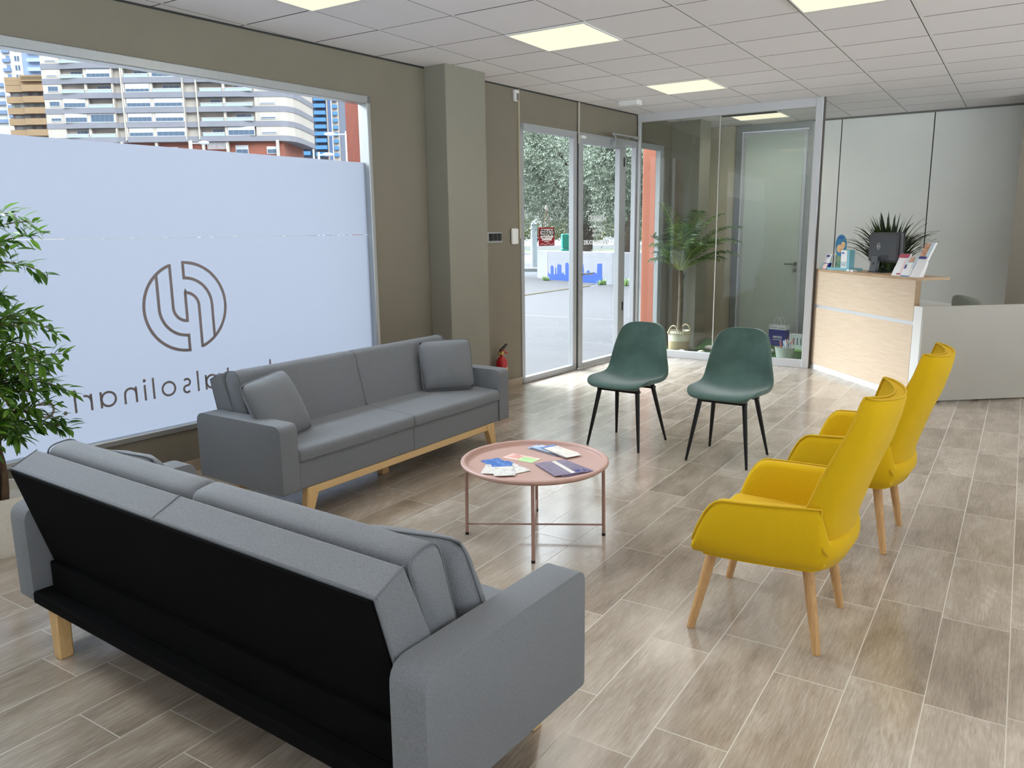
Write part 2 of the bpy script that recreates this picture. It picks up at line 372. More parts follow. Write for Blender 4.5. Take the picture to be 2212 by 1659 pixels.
def subsurf(o, lv=1):
    md = o.modifiers.new('smooth', 'SUBSURF'); md.levels = lv; md.render_levels = lv; return o
def tag(o, label, cat, group=None, kind=None):
    o['label'] = label; o['category'] = cat
    if group: o['group'] = group
    if kind: o['kind'] = kind
    return o
def thing(name, label, cat, loc=(0, 0, 0), rotz=0.0, group=None):
    o = bpy.data.objects.new(name, None); C.objects.link(o); o.empty_display_size = 0.1
    o.location = loc; o.rotation_euler = (0, 0, rotz)
    return tag(o, label, cat, group)
def struct(name, bm, m, loc=None, rotz=None, smooth=False, parent=None):
    o = obj(name, bm, m, parent, smooth, loc, rotz)
    if parent is None: o['kind'] = 'structure'
    return o
def dup(root, loc, rotz, label, group=None):
    r = root.copy(); C.objects.link(r); r.location = loc; r.rotation_euler = (0, 0, rotz); r['label'] = label
    if group: r['group'] = group
    for ch in list(root.children):
        c = ch.copy(); C.objects.link(c); c.parent = r
        for g2 in list(ch.children):
            d = g2.copy(); C.objects.link(d); d.parent = c
    return r
def boxobj(name, lo, hi, m, parent=None, bev=0.0, seg=2, loc=None, rotz=None):
    bm = NB(); add_box(bm, lo, hi, bev, seg); return obj(name, bm, m, parent, False, loc, rotz)
def text_geo(s, size, depth=0.0, align='CENTER', bold=0.0, sx=1.0):
    cu = bpy.data.curves.new('lettering', 'FONT'); cu.body = s; cu.size = size; cu.align_x = align; cu.align_y = 'CENTER'; cu.extrude = depth; cu.offset = bold; cu.resolution_u = 3
    to = bpy.data.objects.new('lettering', cu); C.objects.link(to)
    dg = bpy.context.evaluated_depsgraph_get(); dg.update()
    me = bpy.data.meshes.new_from_object(to.evaluated_get(dg))
    V = [(v.co.x*sx, v.co.y, v.co.z) for v in me.vertices]; Fc = [tuple(p.vertices) for p in me.polygons]
    bpy.data.objects.remove(to); bpy.data.curves.remove(cu); bpy.data.meshes.remove(me)
    return V, Fc
def text_obj(name, s, size, fn, m, parent=None, bold=0.0, sx=1.0):
    V, Fc = text_geo(s, size, 0.0, 'CENTER', bold, sx); return raw(name, [fn(x, y) for x, y, z in V], Fc, m, parent)

# ================================================================== ROOM SHELL
W0 = Vector((-4.41, 2.855, 0)); WR = -0.08179
UV = Vector((0.0817, 0.9967, 0)); NV = Vector((0.9967, -0.0817, 0))
def wf(off, s, z=0.0): return W0 + NV*off + UV*s + Vector((0, 0, z))      # left-wall frame: off into the room, s along it
WL = dict(loc=tuple(W0), rotz=WR)
def wp(off, s): p = wf(off, s); return (p.x, p.y)

bm = NB(); add_prism(bm, [wp(-0.12, -6.5), (5.0, -3.6), (5.0, 10.63), (-3.75, 10.63), wp(-0.12, 7.9)], 'z', -0.03, 0.0); struct('floor', bm, M_floor)
bm = NB(); add_prism(bm, [wp(-0.25, -6.5), (5.1, -3.7), (5.1, 10.75), (-3.9, 10.75), wp(-0.25, 7.9)], 'z', ZC, ZC+0.1); struct('ceiling', bm, M_ceil)

bm = NB()
WS, WE, WB, WT = -2.3, 1.83, 0.278, 2.505          # shop window opening
DS, DE, DT = 3.717, 6.676, 2.50                    # door opening
for s0, s1, z0, z1 in ((-6.6, WS, 0, ZC), (WS, WE, -0.03, WB), (WS, WE, WT, ZC), (WE, DS, -0.03, ZC), (DS, DE, DT, ZC), (DE, 8.0, -0.03, ZC)):
    add_box(bm, (-0.10, s0, z0), (0, s1, z1))
struct('wall_left', bm, M_wallL, **WL)
bm = NB(); add_box(bm, (0, 2.436, 0), (0.232, 2.934, ZC), 0.004, 1); struct('wall_pillar', bm, M_pillar, **WL)
bm = NB(); add_box(bm, (0, 6.877, 0), (0.39, 7.19, ZC), 0.004, 1); struct('wall_pillar', bm, M_pillar, **WL)
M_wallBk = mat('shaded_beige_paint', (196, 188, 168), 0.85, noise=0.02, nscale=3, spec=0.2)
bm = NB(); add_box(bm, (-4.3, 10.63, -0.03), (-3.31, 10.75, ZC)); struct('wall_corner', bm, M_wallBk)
bm = NB()
add_box(bm, (-2.345, 10.63, -0.03), (-2.026, 10.75, ZC)); add_box(bm, (-2.014, 10.63, -0.03), (-1.021, 10.75, ZC)); add_box(bm, (-1.009, 10.63, -0.03), (5.1, 10.75, ZC))
wbk = struct('wall_back', bm, M_wallB)
bm = NB()
for x in (-2.02, -1.015): add_box(bm, (x-0.008, 10.642, 0), (x+0.008, 10.66, ZC))
obj('seam_strip', bm, M_aluD, wbk)
bm = NB(); add_box(bm, (-0.135, 9.9, 0), (5.0, 10.625, ZC)); struct('wall_corridor', bm, mat('taupe_corridor_paint', (142, 134, 123), 0.85, noise=0.02, nscale=3, spec=0.2))
bm = NB()
for y0, y1, z0, z1 in ((-3.7, -2.6, -0.03, ZC), (9.3, 10.75, -0.03, ZC), (-2.6, 9.3, -0.03, 0.1), (-2.6, 9.3, 2.5, ZC)): add_box(bm, (5.0, y0, z0), (5.12, y1, z1))
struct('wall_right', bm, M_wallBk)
bm = NB()
for y in (-2.6, 0.35, 3.3, 6.25, 9.24): add_box(bm, (5.02, y, 0.1), (5.1, y+0.06, 2.5))
add_box(bm, (5.02, -2.6, 0.1), (5.1, 9.3, 0.16)); add_box(bm, (5.02, -2.6, 2.44), (5.1, 9.3, 2.5))
wr5 = struct('added_window_5', bm, M_alu); boxobj('pane', (5.056, -2.57, 0.14), (5.064, 9.27, 2.46), M_glass, wr5)  # unseen opening added to let light onto ceiling and back wall
bm = NB()
fx0, fx1 = -3.6, 4.0
add_box(bm, (-5.6, -3.72, -0.03), (fx0, -3.6, ZC)); add_box(bm, (fx1, -3.72, -0.03), (5.1, -3.6, ZC)); add_box(bm, (fx0, -3.72, -0.03), (fx1, -3.6, 0.25)); add_box(bm, (fx0, -3.72, 2.5), (fx1, -3.6, ZC))
struct('wall_front', bm, M_wallL)
bm = NB()
for x in (fx0, -1.1, 1.4, fx1-0.06): add_box(bm, (x, -3.7, 0.25), (x+0.06, -3.62, 2.5))
add_box(bm, (fx0, -3.7, 0.25), (fx1, -3.62, 0.31)); add_box(bm, (fx0, -3.7, 2.44), (fx1, -3.62, 2.5))
wf4 = struct('added_window_4', bm, M_alu)  # unseen glazing added behind the camera as fill light
boxobj('pane', (fx0+0.03, -3.665, 0.29), (fx1-0.03, -3.657, 2.46), M_glass, wf4)

M_skirt = mat('taupe_skirting_tile', (158, 142, 122), 0.5, noise=0.08, nscale=12)
bm = NB()
for s0, s1 in ((-6.4, 2.436), (2.934, DS)): add_box(bm, (0, s0, 0), (0.011, s1, 0.075))
add_box(bm, (0, 2.425, 0), (0.243, 2.436, 0.075)); add_box(bm, (0.232, 2.425, 0), (0.243, 2.945, 0.075)); add_box(bm, (0.011, 2.934, 0), (0.243, 2.945, 0.075))
struct('baseboard_left', bm, M_skirt, **WL)
bm = NB(); add_box(bm, (0, -6.4, ZC-0.012), (0.006, 2.436, ZC)); add_box(bm, (0, 2.934, ZC-0.012), (0.006, 5.98, ZC)); struct('shadow_gap_strip', bm, M_aluD, **WL)  # dark strip paints the shadow gap along the wall top
bm = NB(); add_box(bm, (-3.3, 10.615, ZC-0.02), (5.0, 10.629, ZC)); struct('trim_2', bm, mat('ceiling_edge_angle', (120, 120, 118), 0.6))
bm = NB(); add_box(bm, (-3.16, 9.40, ZC-0.012), (-2.53, 9.60, ZC-0.001)); add_box(bm, (-2.95, 9.33, ZC-0.013), (-2.87, 9.42, ZC-0.001)); struct('ceiling_slot_shade', bm, mat('painted_void_shade', (34, 34, 33), 0.9))  # dark sheet stands in for the shade inside an open ceiling slot

# ---- shop window with frosted film
bm = NB()
add_box(bm, (-0.075, WS, WT-0.057), (0.014, WE, WT), 0.004, 1); add_box(bm, (-0.09, WS, WB), (0.014, WE, WB+0.036), 0.004, 1)
add_box(bm, (-0.09, WE-0.036, WB), (0.014, WE, WT), 0.004, 1); add_box(bm, (-0.09, WS, WB), (0.014, WS+0.036, WT), 0.004, 1)
win1 = struct('window_1', bm, M_alu, **WL)
boxobj('pane', (-0.056, WS+0.03, WB+0.03), (-0.048, WE-0.03, WT-0.05), M_glass, win1)
fl = raw('frosted_film', [(-0.046, WS+0.036, 1.4865), (-0.046, WE-0.036, 1.4865), (-0.046, WE-0.036, 2.025), (-0.046, WS+0.036, 2.025),
     (-0.046, WS+0.036, WB+0.036), (-0.046, WE-0.036, WB+0.036), (-0.046, WE-0.036, 1.4835), (-0.046, WS+0.036, 1.4835)], [(0, 1, 2, 3), (4, 5, 6, 7)], M_film, win1)
fl['label'] = 'white frosted privacy film over the lower window'
# emblem: two interlocking strokes in a circle
OFL = -0.043; cx, cz, rad = 0.236, 1.055, 0.276
bm = NB(); SW = 0.019
a_top = math.degrees(math.atan2(1.318-cz, 0.148-cx))
add_stroke(bm, arc((cx, cz), rad, a_top, 270, 40) + [(cx, cz-0.183)] + arc((cx, cz), 0.180, 270, 180, 18) + [(cx-0.180, cz+0.205)], SW, OFL)
add_stroke(bm, [(cx-0.088, cz+0.268)] + arc((cx, cz), 0.088, 180, 270, 12) + [(cx, cz+0.088)] + arc((cx, cz), 0.088, 90, 0, 12) + [(cx+0.088, cz-0.268)], SW, OFL+0.0003)
add_stroke(bm, arc((cx, cz), rad, a_top-180, 90, 40) + [(cx, cz+0.183)] + arc((cx, cz), 0.180, 90, 0, 18) + [(cx+0.180, cz-0.205)], SW, OFL+0.0006)
o = obj('window_emblem', bm, M_letter, win1); o['label'] = 'taupe circular emblem on the film'
# web address, seen from inside as a mirror image: letters built from strokes, x runs towards -s
def glyph(ch):
    xh, asc, r, q = 0.0975, 0.133, 0.049, 0.0135
    h = q/2
    def ring(a0, a1): return arc((r, r), r-h, a0, a1, 22)
    G = {'o': (0.098, [ring(0, 360)]), 'a': (0.1, [ring(0, 360), [(0.0925, xh), (0.0925, 0)]]), 'd': (0.1, [ring(0, 360), [(0.0925, asc), (0.0925, 0)]]),
         'c': (0.09, [ring(48, 312)]), 'e': (0.098, [[(r-0.042, r), (r+0.042, r)] + ring(0, 318)]), 'l': (q, [[(h, 0), (h, asc)]]),
         'i': (q, [[(h, 0), (h, xh)], arc((h, 0.123), 0.004, 0, 360, 10)]), '.': (0.02, [arc((0.01, 0.0095), 0.005, 0, 360, 12)]),
         'n': (0.083, [[(h, 0), (h, xh)], [(h, 0.05)] + arc((0.0415, 0.0555), 0.035, 180, 0, 14) + [(0.0765, 0)]]),
         'r': (0.048, [[(h, 0), (h, xh)], [(h, 0.05)] + arc((0.042, 0.0555), 0.035, 180, 80, 9)]),
         't': (0.05, [[(0.02, 0.122), (0.02, 0.02), (0.03, 0.007), (0.046, 0.007)], [(0, 0.09), (0.046, 0.09)]]),
         's': (0.062, [arc((0.03, 0.07), 0.022, 40, 250, 12) + arc((0.03, 0.0275), 0.0225, 80, -140, 12)]),
         'm': (0.138, [[(h, 0), (h, xh)], [(h, 0.05)] + arc((0.038, 0.060), 0.031, 180, 0, 12) + [(0.069, 0)], [(0.069, 0.05)] + arc((0.1, 0.060), 0.031, 180, 0, 12) + [(0.131, 0)]]),
         'w': (0.13, [[(0.004, xh), (0.034, 0.004), (0.065, xh-0.006), (0.096, 0.004), (0.126, xh)]])}
    return G[ch]
word = 'www.dentalsolinari.com'; gap = 0.042; x = 0; lay = []
for i, ch in enumerate(word): wd, st = glyph(ch); lay.append((x, st)); x += wd+gap
ref = lay[word.index('so')+1][0]                                     # the o of the middle: left side sits at s = 0.118
bm = NB()
for k, (x0, st) in enumerate(lay):
    for pl in st: add_stroke(bm, [(0.118-(x0+px-ref), 0.505+pz) for px, pz in pl], 0.0135, OFL+0.0003*(k % 3))
o = obj('web_address_lettering', bm, M_letter, win1); o['label'] = 'mirrored taupe web address on the film'

# ---- entrance: fixed pane, door leaf, side panes
bm = NB()
add_box(bm, (-0.045, DS, 0), (0.012, DS+0.05, DT), 0.003, 1); add_box(bm, (-0.045, DS, 2.437), (0.012, 4.70, DT), 0.003, 1); add_box(bm, (-0.045, DS, 0), (0.012, 4.70, 0.06), 0.003, 1)
add_box(bm, (-0.045, 4.632, 0.06), (0.012, 4.70, 2.437), 0.003, 1)
win2 = struct('window_2', bm, M_aluF, **WL)
boxobj('pane', (-0.022, DS+0.045, 0.055), (-0.014, 4.636, 2.44), M_glass, win2)
bm = NB()
z0, z1 = 0.014, 2.484
add_box(bm, (-0.04, 4.728, z0), (0.022, 4.808, z1), 0.003, 1); add_box(bm, (-0.04, 5.572, z0), (0.022, 5.662, z1), 0.003, 1)
add_box(bm, (-0.04, 4.808, 2.392), (0.022, 5.572, z1), 0.003, 1); add_box(bm, (-0.04, 4.808, z0), (0.022, 5.572, 0.064), 0.003, 1)
door1 = struct('door_1', bm, M_aluF, **WL)
boxobj('pane', (-0.02, 4.80, 0.06), (-0.012, 5.58, 2.4), M_glass, door1)
bm = NB(); add_tube(bm, [(0.022, 4.766, 1.035), (0.075, 4.766, 1.035), (0.082, 4.785, 1.035), (0.08, 4.92, 1.037)], 0.010, 10); add_box(bm, (0.02, 4.745, 0.985), (0.03, 4.79, 1.06), 0.004, 1); add_box(bm, (0.02, 4.75, 0.80), (0.028, 4.785, 0.87), 0.003, 1)
obj('door_handle', bm, M_alu, door1)
bm = NB(); add_box(bm, (0.022, 5.36, 2.40), (0.085, 5.60, 2.46), 0.006, 2); obj('door_closer', bm, M_alu, door1)
bm = NB(); add_tube(bm, [(0.055, 5.42, 2.465), (0.055, 5.42, 2.50), (0.15, 5.20, 2.51)], 0.008, 8); add_tube(bm, [(0.15, 5.20, 2.51), (0.05, 5.90, 2.535)], 0.011, 8); add_box(bm, (0.0, 5.84, 2.515), (0.06, 5.95, 2.55), 0.003, 1)
obj('closer_arm', bm, M_alu, door1)
bm = NB()
for z in (2.25, 0.62): add_tube(bm, [(0.026, 5.668, z-0.05), (0.026, 5.668, z+0.05)], 0.009, 8)
obj('hinge', bm, M_aluD, door1)
bm = NB(); add_box(bm, (0.022, 4.735, 2.435), (0.05, 4.82, 2.465), 0.004, 1); obj('contact_sensor', bm, M_white, door1)
bm = NB(); add_box(bm, (-0.045, 4.70, 0.0), (0.006, 4.728, 2.49)); obj('gasket', bm, M_aluD, door1)
def mir(s, z, k): return lambda x, y: (-0.0095, s-x, z+y)
vt = [('HORARIO', 0.085, 5.152, 1.62), ('De Lunes a Viernes', 0.040, 5.152, 1.535), ('9:00 - 13:30h', 0.040, 5.152, 1.488), ('15:30 - 19:30h', 0.040, 5.152, 1.441), ('OPENING HOURS', 0.066, 5.137, 1.365), ('Monday to Friday', 0.036, 5.152, 1.28)]
allv, allf = [], []
for s_, sz, s0, zz in vt:
    V, Fc = text_geo(s_, sz, 0, 'CENTER', 0.0024 if sz > 0.06 else 0.0006); b0 = len(allv); g_ = mir(s0, zz, 0)
    allv += [g_(x, y) for x, y, z in V]; allf += [tuple(i+b0 for i in f) for f in Fc]
o = raw('opening_hours_lettering', allv, allf, M_vinylW, door1); o['label'] = 'mirrored white opening hours on the door glass'
bm = NB()
add_box(bm, (-0.045, 5.664, 0), (0.012, 5.729, DT), 0.003, 1); add_box(bm, (-0.045, 4.70, 2.486), (0.012, 5.664, DT)); add_box(bm, (-0.045, 5.729, 2.44), (0.012, DE, DT), 0.003, 1)
add_box(bm, (-0.045, 5.729, 0), (0.012, DE, 0.06), 0.003, 1); add_box(bm, (-0.045, 5.957, 0.06), (0.012, 6.024, 2.44), 0.003, 1); add_box(bm, (-0.045, 6.579, 0.06), (0.012, DE, 2.44), 0.003, 1)
win3 = struct('window_3', bm, M_aluF, **WL)
boxobj('pane', (-0.022, 5.724, 0.055), (-0.014, 5.962, 2.445), M_glass, win3); boxobj('pane', (-0.022, 6.02, 0.055), (-0.014, 6.584, 2.445), M_glass, win3)

# ---- glass partition in front of the display corner
YP = 8.85; xa, xj, xb = -3.905, -2.94, -1.935
bm = NB()
add_box(bm, (xa, YP-0.03, 0), (xb, YP+0.03, 0.085), 0.003, 1); add_box(bm, (xa, YP-0.035, 2.712), (xb, YP+0.035, ZC), 0.003, 1); add_box(bm, (xa, YP-0.025, 0.085), (xa+0.03, YP+0.025, 2.712), 0.002, 1)
part = struct('wall_glass', bm, M_aluW)
bm = NB(); add_box(bm, (xb, YP-0.045, 0), (xb+0.072, YP+0.05, ZC), 0.004, 1); obj('corner_post', bm, M_aluW, part)
bm = NB(); add_box(bm, (xb+0.072, YP-0.02, 0), (xb+0.079, YP+0.05, ZC)); obj('gasket', bm, mat('warm_dark_gasket', (92, 84, 78), 0.6), part)
boxobj('pane', (xa+0.02, YP-0.005, 0.07), (xj-0.005, YP+0.005, 2.73), M_glassG, part); boxobj('pane', (xj+0.005, YP-0.005, 0.07), (xb+0.01, YP+0.005, 2.73), M_glassG, part)
bm = NB(); add_box(bm, (xj-0.005, YP-0.006, 0.08), (xj+0.005, YP+0.006, 2.715)); obj('joint_strip', bm, mat('silicone_joint', (196, 196, 190), 0.5), part)

# ---- flush door in the back wall behind the partition
bm = NB()
add_box(bm, (-3.31, 10.61, 0), (-3.225, 10.74, ZC), 0.003, 1); add_box(bm, (-2.40, 10.61, 0), (-2.345, 10.74, ZC), 0.003, 1); add_box(bm, (-3.225, 10.61, 2.72), (-2.40, 10.74, ZC), 0.003, 1)
door2 = struct('door_2', bm, M_alu)
bm = NB(); add_box(bm, (-3.215, 10.612, 0.006), (-2.41, 10.66, 2.705)); obj('leaf_frame', bm, M_aluW, door2)
bm = NB(); add_box(bm, (-3.175, 10.606, 0.02), (-2.45, 10.65, 2.665)); obj('leaf_panel', bm, mat('pale_green_grey_door', (200, 208, 200), 0.22, spec=0.6), door2)
bm = NB(); add_tube(bm, [(-2.475, 10.60, 1.04), (-2.475, 10.55, 1.04), (-2.49, 10.545, 1.04), (-2.60, 10.545, 1.04)], 0.010, 10); add_tube(bm, [(-2.475, 10.606, 1.04), (-2.475, 10.594, 1.04)], 0.026, 16); add_tube(bm, [(-2.475, 10.606, 0.955), (-2.475, 10.594, 0.955)], 0.026, 16)
obj('door_handle', bm, mat('satin_steel', (150, 150, 148), 0.3, 0.9), door2)

# ---- ceiling lights
M_diff = emit_mat('warm_light_diffuser', (1.0, 0.95, 0.70), 1.12)
def ceiling_light(i, j, label, y0=None, d=0.584):
    x0 = -2.4906+0.6*i; y0 = 4.767+0.584*j if y0 is None else y0
    t = thing('ceiling_light', label, 'ceiling light', (x0+0.3, y0+d/2, ZC-0.004), 0, 'recessed square ceiling light panels')
    bm = NB(); hx, hy = 0.298, d/2-0.002
    add_box(bm, (-hx, -hy, -0.008), (hx, -hy+0.012, 0.0)); add_box(bm, (-hx, hy-0.012, -0.008), (hx, hy, 0.0)); add_box(bm, (-hx, -hy+0.012, -0.008), (-hx+0.012, hy-0.012, 0.0)); add_box(bm, (hx-0.012, -hy+0.012, -0.008), (hx, hy-0.012, 0.0))
    obj('frame', bm, M_white, t)
    bm = NB(); add_box(bm, (-hx+0.012, -hy+0.012, -0.006), (hx-0.012, hy-0.012, -0.001)); obj('diffuser', bm, M_diff, t)
    ld = bpy.data.lights.new('panel_lamp', 'AREA'); ld.shape = 'RECTANGLE'; ld.size = 0.55; ld.size_y = d-0.05; ld.energy = LAMP_W; ld.color = LAMP_RGB; ld.spread = R(148)
    lo = bpy.data.objects.new('panel_lamp', ld); C.objects.link(lo); lo.parent = t; lo.location = (0, 0, -0.012)
ceiling_light(-1, 4, 'lit square ceiling panel nearest the entrance door, in the middle distance')
ceiling_light(-1, 0, 'lit square ceiling panel fully in view at the top centre, between window and coffee table')
ceiling_light(-2, -3, 'lit square ceiling panel cut by the top edge of the photo above the window')
ceiling_light(2, 0, 'lit square ceiling panel cut by the top edge of the photo above the yellow armchairs')
ceiling_light(-1, 8, 'lit ceiling panel behind the glass partition beside the dark ceiling slot', 9.615, 0.44)
for i, j in ((2, -4), (5, 0), (5, 4), (5, 7), (8, 7), (5, -4), (2, -8), (-2, -7), (5, -8), (9, 0), (9, 4), (9, -4)): ceiling_light(i, j, 'added lit ceiling panel, unseen, behind or right of the camera')  # unseen panels added to brighten the room
bm = NB(); add_box(bm, (-0.11, -0.06, -0.055), (0.11, 0.06, 0), 0.012, 2); o = obj('emergency_light', bm, M_white, None, False, (-3.56, 7.84, ZC), 0.0)
tag(o, 'small white box emergency light on the ceiling above the door', 'emergency light')

# ---- small fittings on the left wall
WLl = tuple(W0)
t = thing('light_switch', 'aluminium switch plate with three black rockers on the beige wall', 'light switch', wf(0.0, 3.315, 1.443), WR)
boxobj('plate', (0, -0.107, -0.05), (0.010, 0.107, 0.05), M_alu, t, 0.004)
for k in (-1, 0, 1): boxobj('rocker', (0.008, k*0.064-0.029, -0.032), (0.014, k*0.064+0.029, 0.034), mat('black_switch', (24, 24, 26), 0.4), t, 0.003)
t = thing('wall_intercom', 'plain white rounded alarm panel left of the entrance door', 'alarm panel', wf(0.0, 3.607, 1.45), WR)
boxobj('body', (0, -0.05, -0.075), (0.028, 0.05, 0.075), M_white, t, 0.018, 3)
t = thing('motion_sensor', 'small white motion sensor high on the wall by the ceiling', 'motion sensor', wf(0.0, 3.64, 2.725), WR)
boxobj('body', (0, -0.03, -0.05), (0.04, 0.03, 0.05), M_white, t, 0.012, 3); boxobj('lens', (0.036, -0.015, -0.045), (0.046, 0.022, 0.02), mat('sensor_lens', (120, 112, 106), 0.4), t, 0.006)
bm = NB(); add_box(bm, (0, -0.011, 1.425-ZC), (0.012, 0.011, -0.012)); tag(obj('cable_conduit', bm, mat('conduit_beige', (172, 162, 140), 0.6), None, False, wf(0.0, 3.70, ZC), WR), 'long thin cable duct running down the wall left of the entrance glass', 'cable duct')
bm = NB(); add_box(bm, (0.0, -0.009, 2.38-ZC), (0.012, 0.009, -0.012)); tag(obj('cable_conduit', bm, mat('conduit_pale', (190, 186, 176), 0.6), None, False, wf(0.013, 4.72, ZC), WR), 'short thin cable duct from ceiling to the top of the entrance door', 'cable duct')

# closed sign hanging on the fixed pane
t = thing('closed_sign', 'dark red and white closed sign hanging by a string on the entrance glass', 'sign', wf(-0.010, 4.173, 1.44), WR)
M_red = mat('dark_red_card', (150, 22, 38), 0.5); M_cream = mat('white_card', (232, 226, 226), 0.5); M_ink = mat('black_ink', (16, 14, 18), 0.6)
boxobj('board', (-0.002, -0.137, -0.092), (0.002, 0.137, 0.091), M_red, t)
bm = NB(); add_prism(bm, [(-0.112, 0.065), (-0.10, 0.075), (0.10, 0.075), (0.112, 0.065), (0.112, -0.01), (0.085, -0.02), (0.085, -0.04), (-0.085, -0.04), (-0.085, -0.02), (-0.112, -0.01)], 'x', 0.0022, 0.0032); obj('plaque', bm, M_cream, t)
text_obj('lettering', 'CERRADO', 0.082, lambda x, y: (0.0036, x*0.72, 0.034+y*1.05), M_ink, t, 0.0022)
bm = NB(); add_box(bm, (0.0033, -0.08, -0.014), (0.0036, -0.03, -0.006)); add_box(bm, (0.0033, -0.08, -0.031), (0.0036, -0.07, -0.026)); add_box(bm, (0.0033, -0.02, -0.012), (0.0036, 0.07, -0.009)); obj('small_print', bm, M_ink, t)
bm = NB(); V = [(y, -0.075+0.006*math.sin(y*60)) for y in [(-0.12+0.01*k) for k in range(25)]]; add_stroke(bm, V, 0.005, 0.0028); add_stroke(bm, [(y, -0.052) for y in (-0.04, 0.04)], 0.008, 0.0028); obj('scroll_ornament', bm, M_cream, t)
bm = NB(); add_tube(bm, [(0.001, -0.06, 0.09), (0.004, -0.012, 0.268), (0.004, -0.008, 0.268), (0.001, 0.055, 0.09)], 0.0022, 6); obj('string', bm, mat('jute_string', (170, 142, 110), 0.9), t)
t = thing('suction_hook', 'round white suction hook stuck on the entrance glass above the closed sign', 'hook', wf(-0.0045, 4.163, 1.722), WR)
bm = NB(); add_lathe_e(bm, (0, 0, 0), 0.010, 0.021, 0.026, 12, 8); obj('cup', bm, M_white, t, True)
bm = NB(); add_tube(bm, [(0.010, 0, 0.0), (0.018, 0, -0.010), (0.016, 0, -0.024), (0.024, 0, -0.030)], 0.003, 6); obj('prong', bm, M_white, t)

# fire extinguisher behind the sofa arm
t = thing('fire_extinguisher', 'small red fire extinguisher with black lever beside the entrance, behind the sofa arm', 'fire extinguisher', wf(0.085, 3.29, 0.0), WR)
M_exr = mat('extinguisher_red', (176, 26, 28), 0.3)
bm = NB(); add_lathe(bm, [(0, 0), (0.05, 0), (0.055, 0.01), (0.055, 0.27), (0.05, 0.305), (0.028, 0.335), (0.016, 0.34), (0.016, 0.36), (0, 0.36)], 24); obj('cylinder', bm, M_exr, t, True, auto=40)
bm = NB(); add_lathe(bm, [(0.0556, 0.10), (0.0556, 0.24)], 24); ob = obj('paper_label', bm, mat('extinguisher_label', (205, 180, 120), 0.6), t, True)
bm = NB(); add_box(bm, (-0.016, -0.02, 0.355), (0.016, 0.02, 0.392), 0.005); add_tube(bm, [(0, -0.02, 0.375), (0, -0.05, 0.37)], 0.01, 8); obj('valve', bm, mat('brass_valve', (170, 140, 80), 0.35, 0.7), t)
bm = NB(); add_prism(bm, [(-0.025, 0.392), (0.02, 0.40), (0.085, 0.445), (0.075, 0.455), (0.01, 0.425), (-0.03, 0.405)], 'x', -0.011, 0.011, 0.003, 1); obj('lever', bm, M_blackm, t)
bm = NB(); add_prism(bm, [(-0.02, 0.385), (0.03, 0.38), (0.085, 0.352), (0.09, 0.362), (0.035, 0.395), (-0.02, 0.398)], 'x', -0.010, 0.010, 0.003, 1); obj('carry_handle', bm, M_exr, t)
bm = NB(); add_tube(bm, [(0.0+0.0, 0.075+0.018*math.cos(a), 0.362+0.018*math.sin(a)) for a in [k*PI/6 for k in range(12)]], 0.0025, 6, True); obj('safety_pin_ring', bm, M_alu, t)

# ================================================================== FURNITURE
def rot2(x, y, a): return (x*math.cos(a)-y*math.sin(a), x*math.sin(a)+y*math.cos(a))
def puff(wd, dp, th, nx=14, ny=14, pw=2.6, corner=0.015, seed=1, sag=0.0):
    """pillow in the XY plane, thickness along z, seam at the rim"""
    rnd = random.Random(seed); bm = NB(); tops, bots = [], []
    wob = [[rnd.uniform(-1, 1) for _ in range(ny+1)] for _ in range(nx+1)]
    def P(i, j, sg):
        u, v = -1+2*i/nx, -1+2*j/ny
        pin = 1-corner*(1-abs(v)**2)*abs(u)**4-0.05*abs(v)**8; pin2 = 1-corner*(1-abs(u)**2)*abs(v)**4-0.05*abs(u)**8
        x, y = u*wd/2*pin, v*dp/2*pin2
        t = max(0, (1-abs(u)**pw)*(1-abs(v)**pw))**0.5
        z = sg*(th/2*t + (0.002*wob[i][j] if t > 0.05 else 0)) - sag*(1-u*u)*(1-v*v)
        return (x, y, z)
    top = [[bm.verts.new(P(i, j, 1)) for j in range(ny+1)] for i in range(nx+1)]
    bot = [[top[i][j] if i in (0, nx) or j in (0, ny) else bm.verts.new(P(i, j, -1)) for j in range(ny+1)] for i in range(nx+1)]
    for i in range(nx):
        for j in range(ny):
            bm.faces.new((top[i][j], top[i+1][j], top[i+1][j+1], top[i][j+1]))
            q = [bot[i][j], bot[i][j+1], bot[i+1][j+1], bot[i+1][j]]
            if len(set(q)) > 2:
                try: bm.faces.new(q)
                except ValueError: pass
    rim = [P(i, 0, 0) for i in range(nx)] + [P(nx, j, 0) for j in range(ny)] + [P(i, ny, 0) for i in range(nx, 0, -1)] + [P(0, j, 0) for j in range(ny, 0, -1)]
    return bm, rim

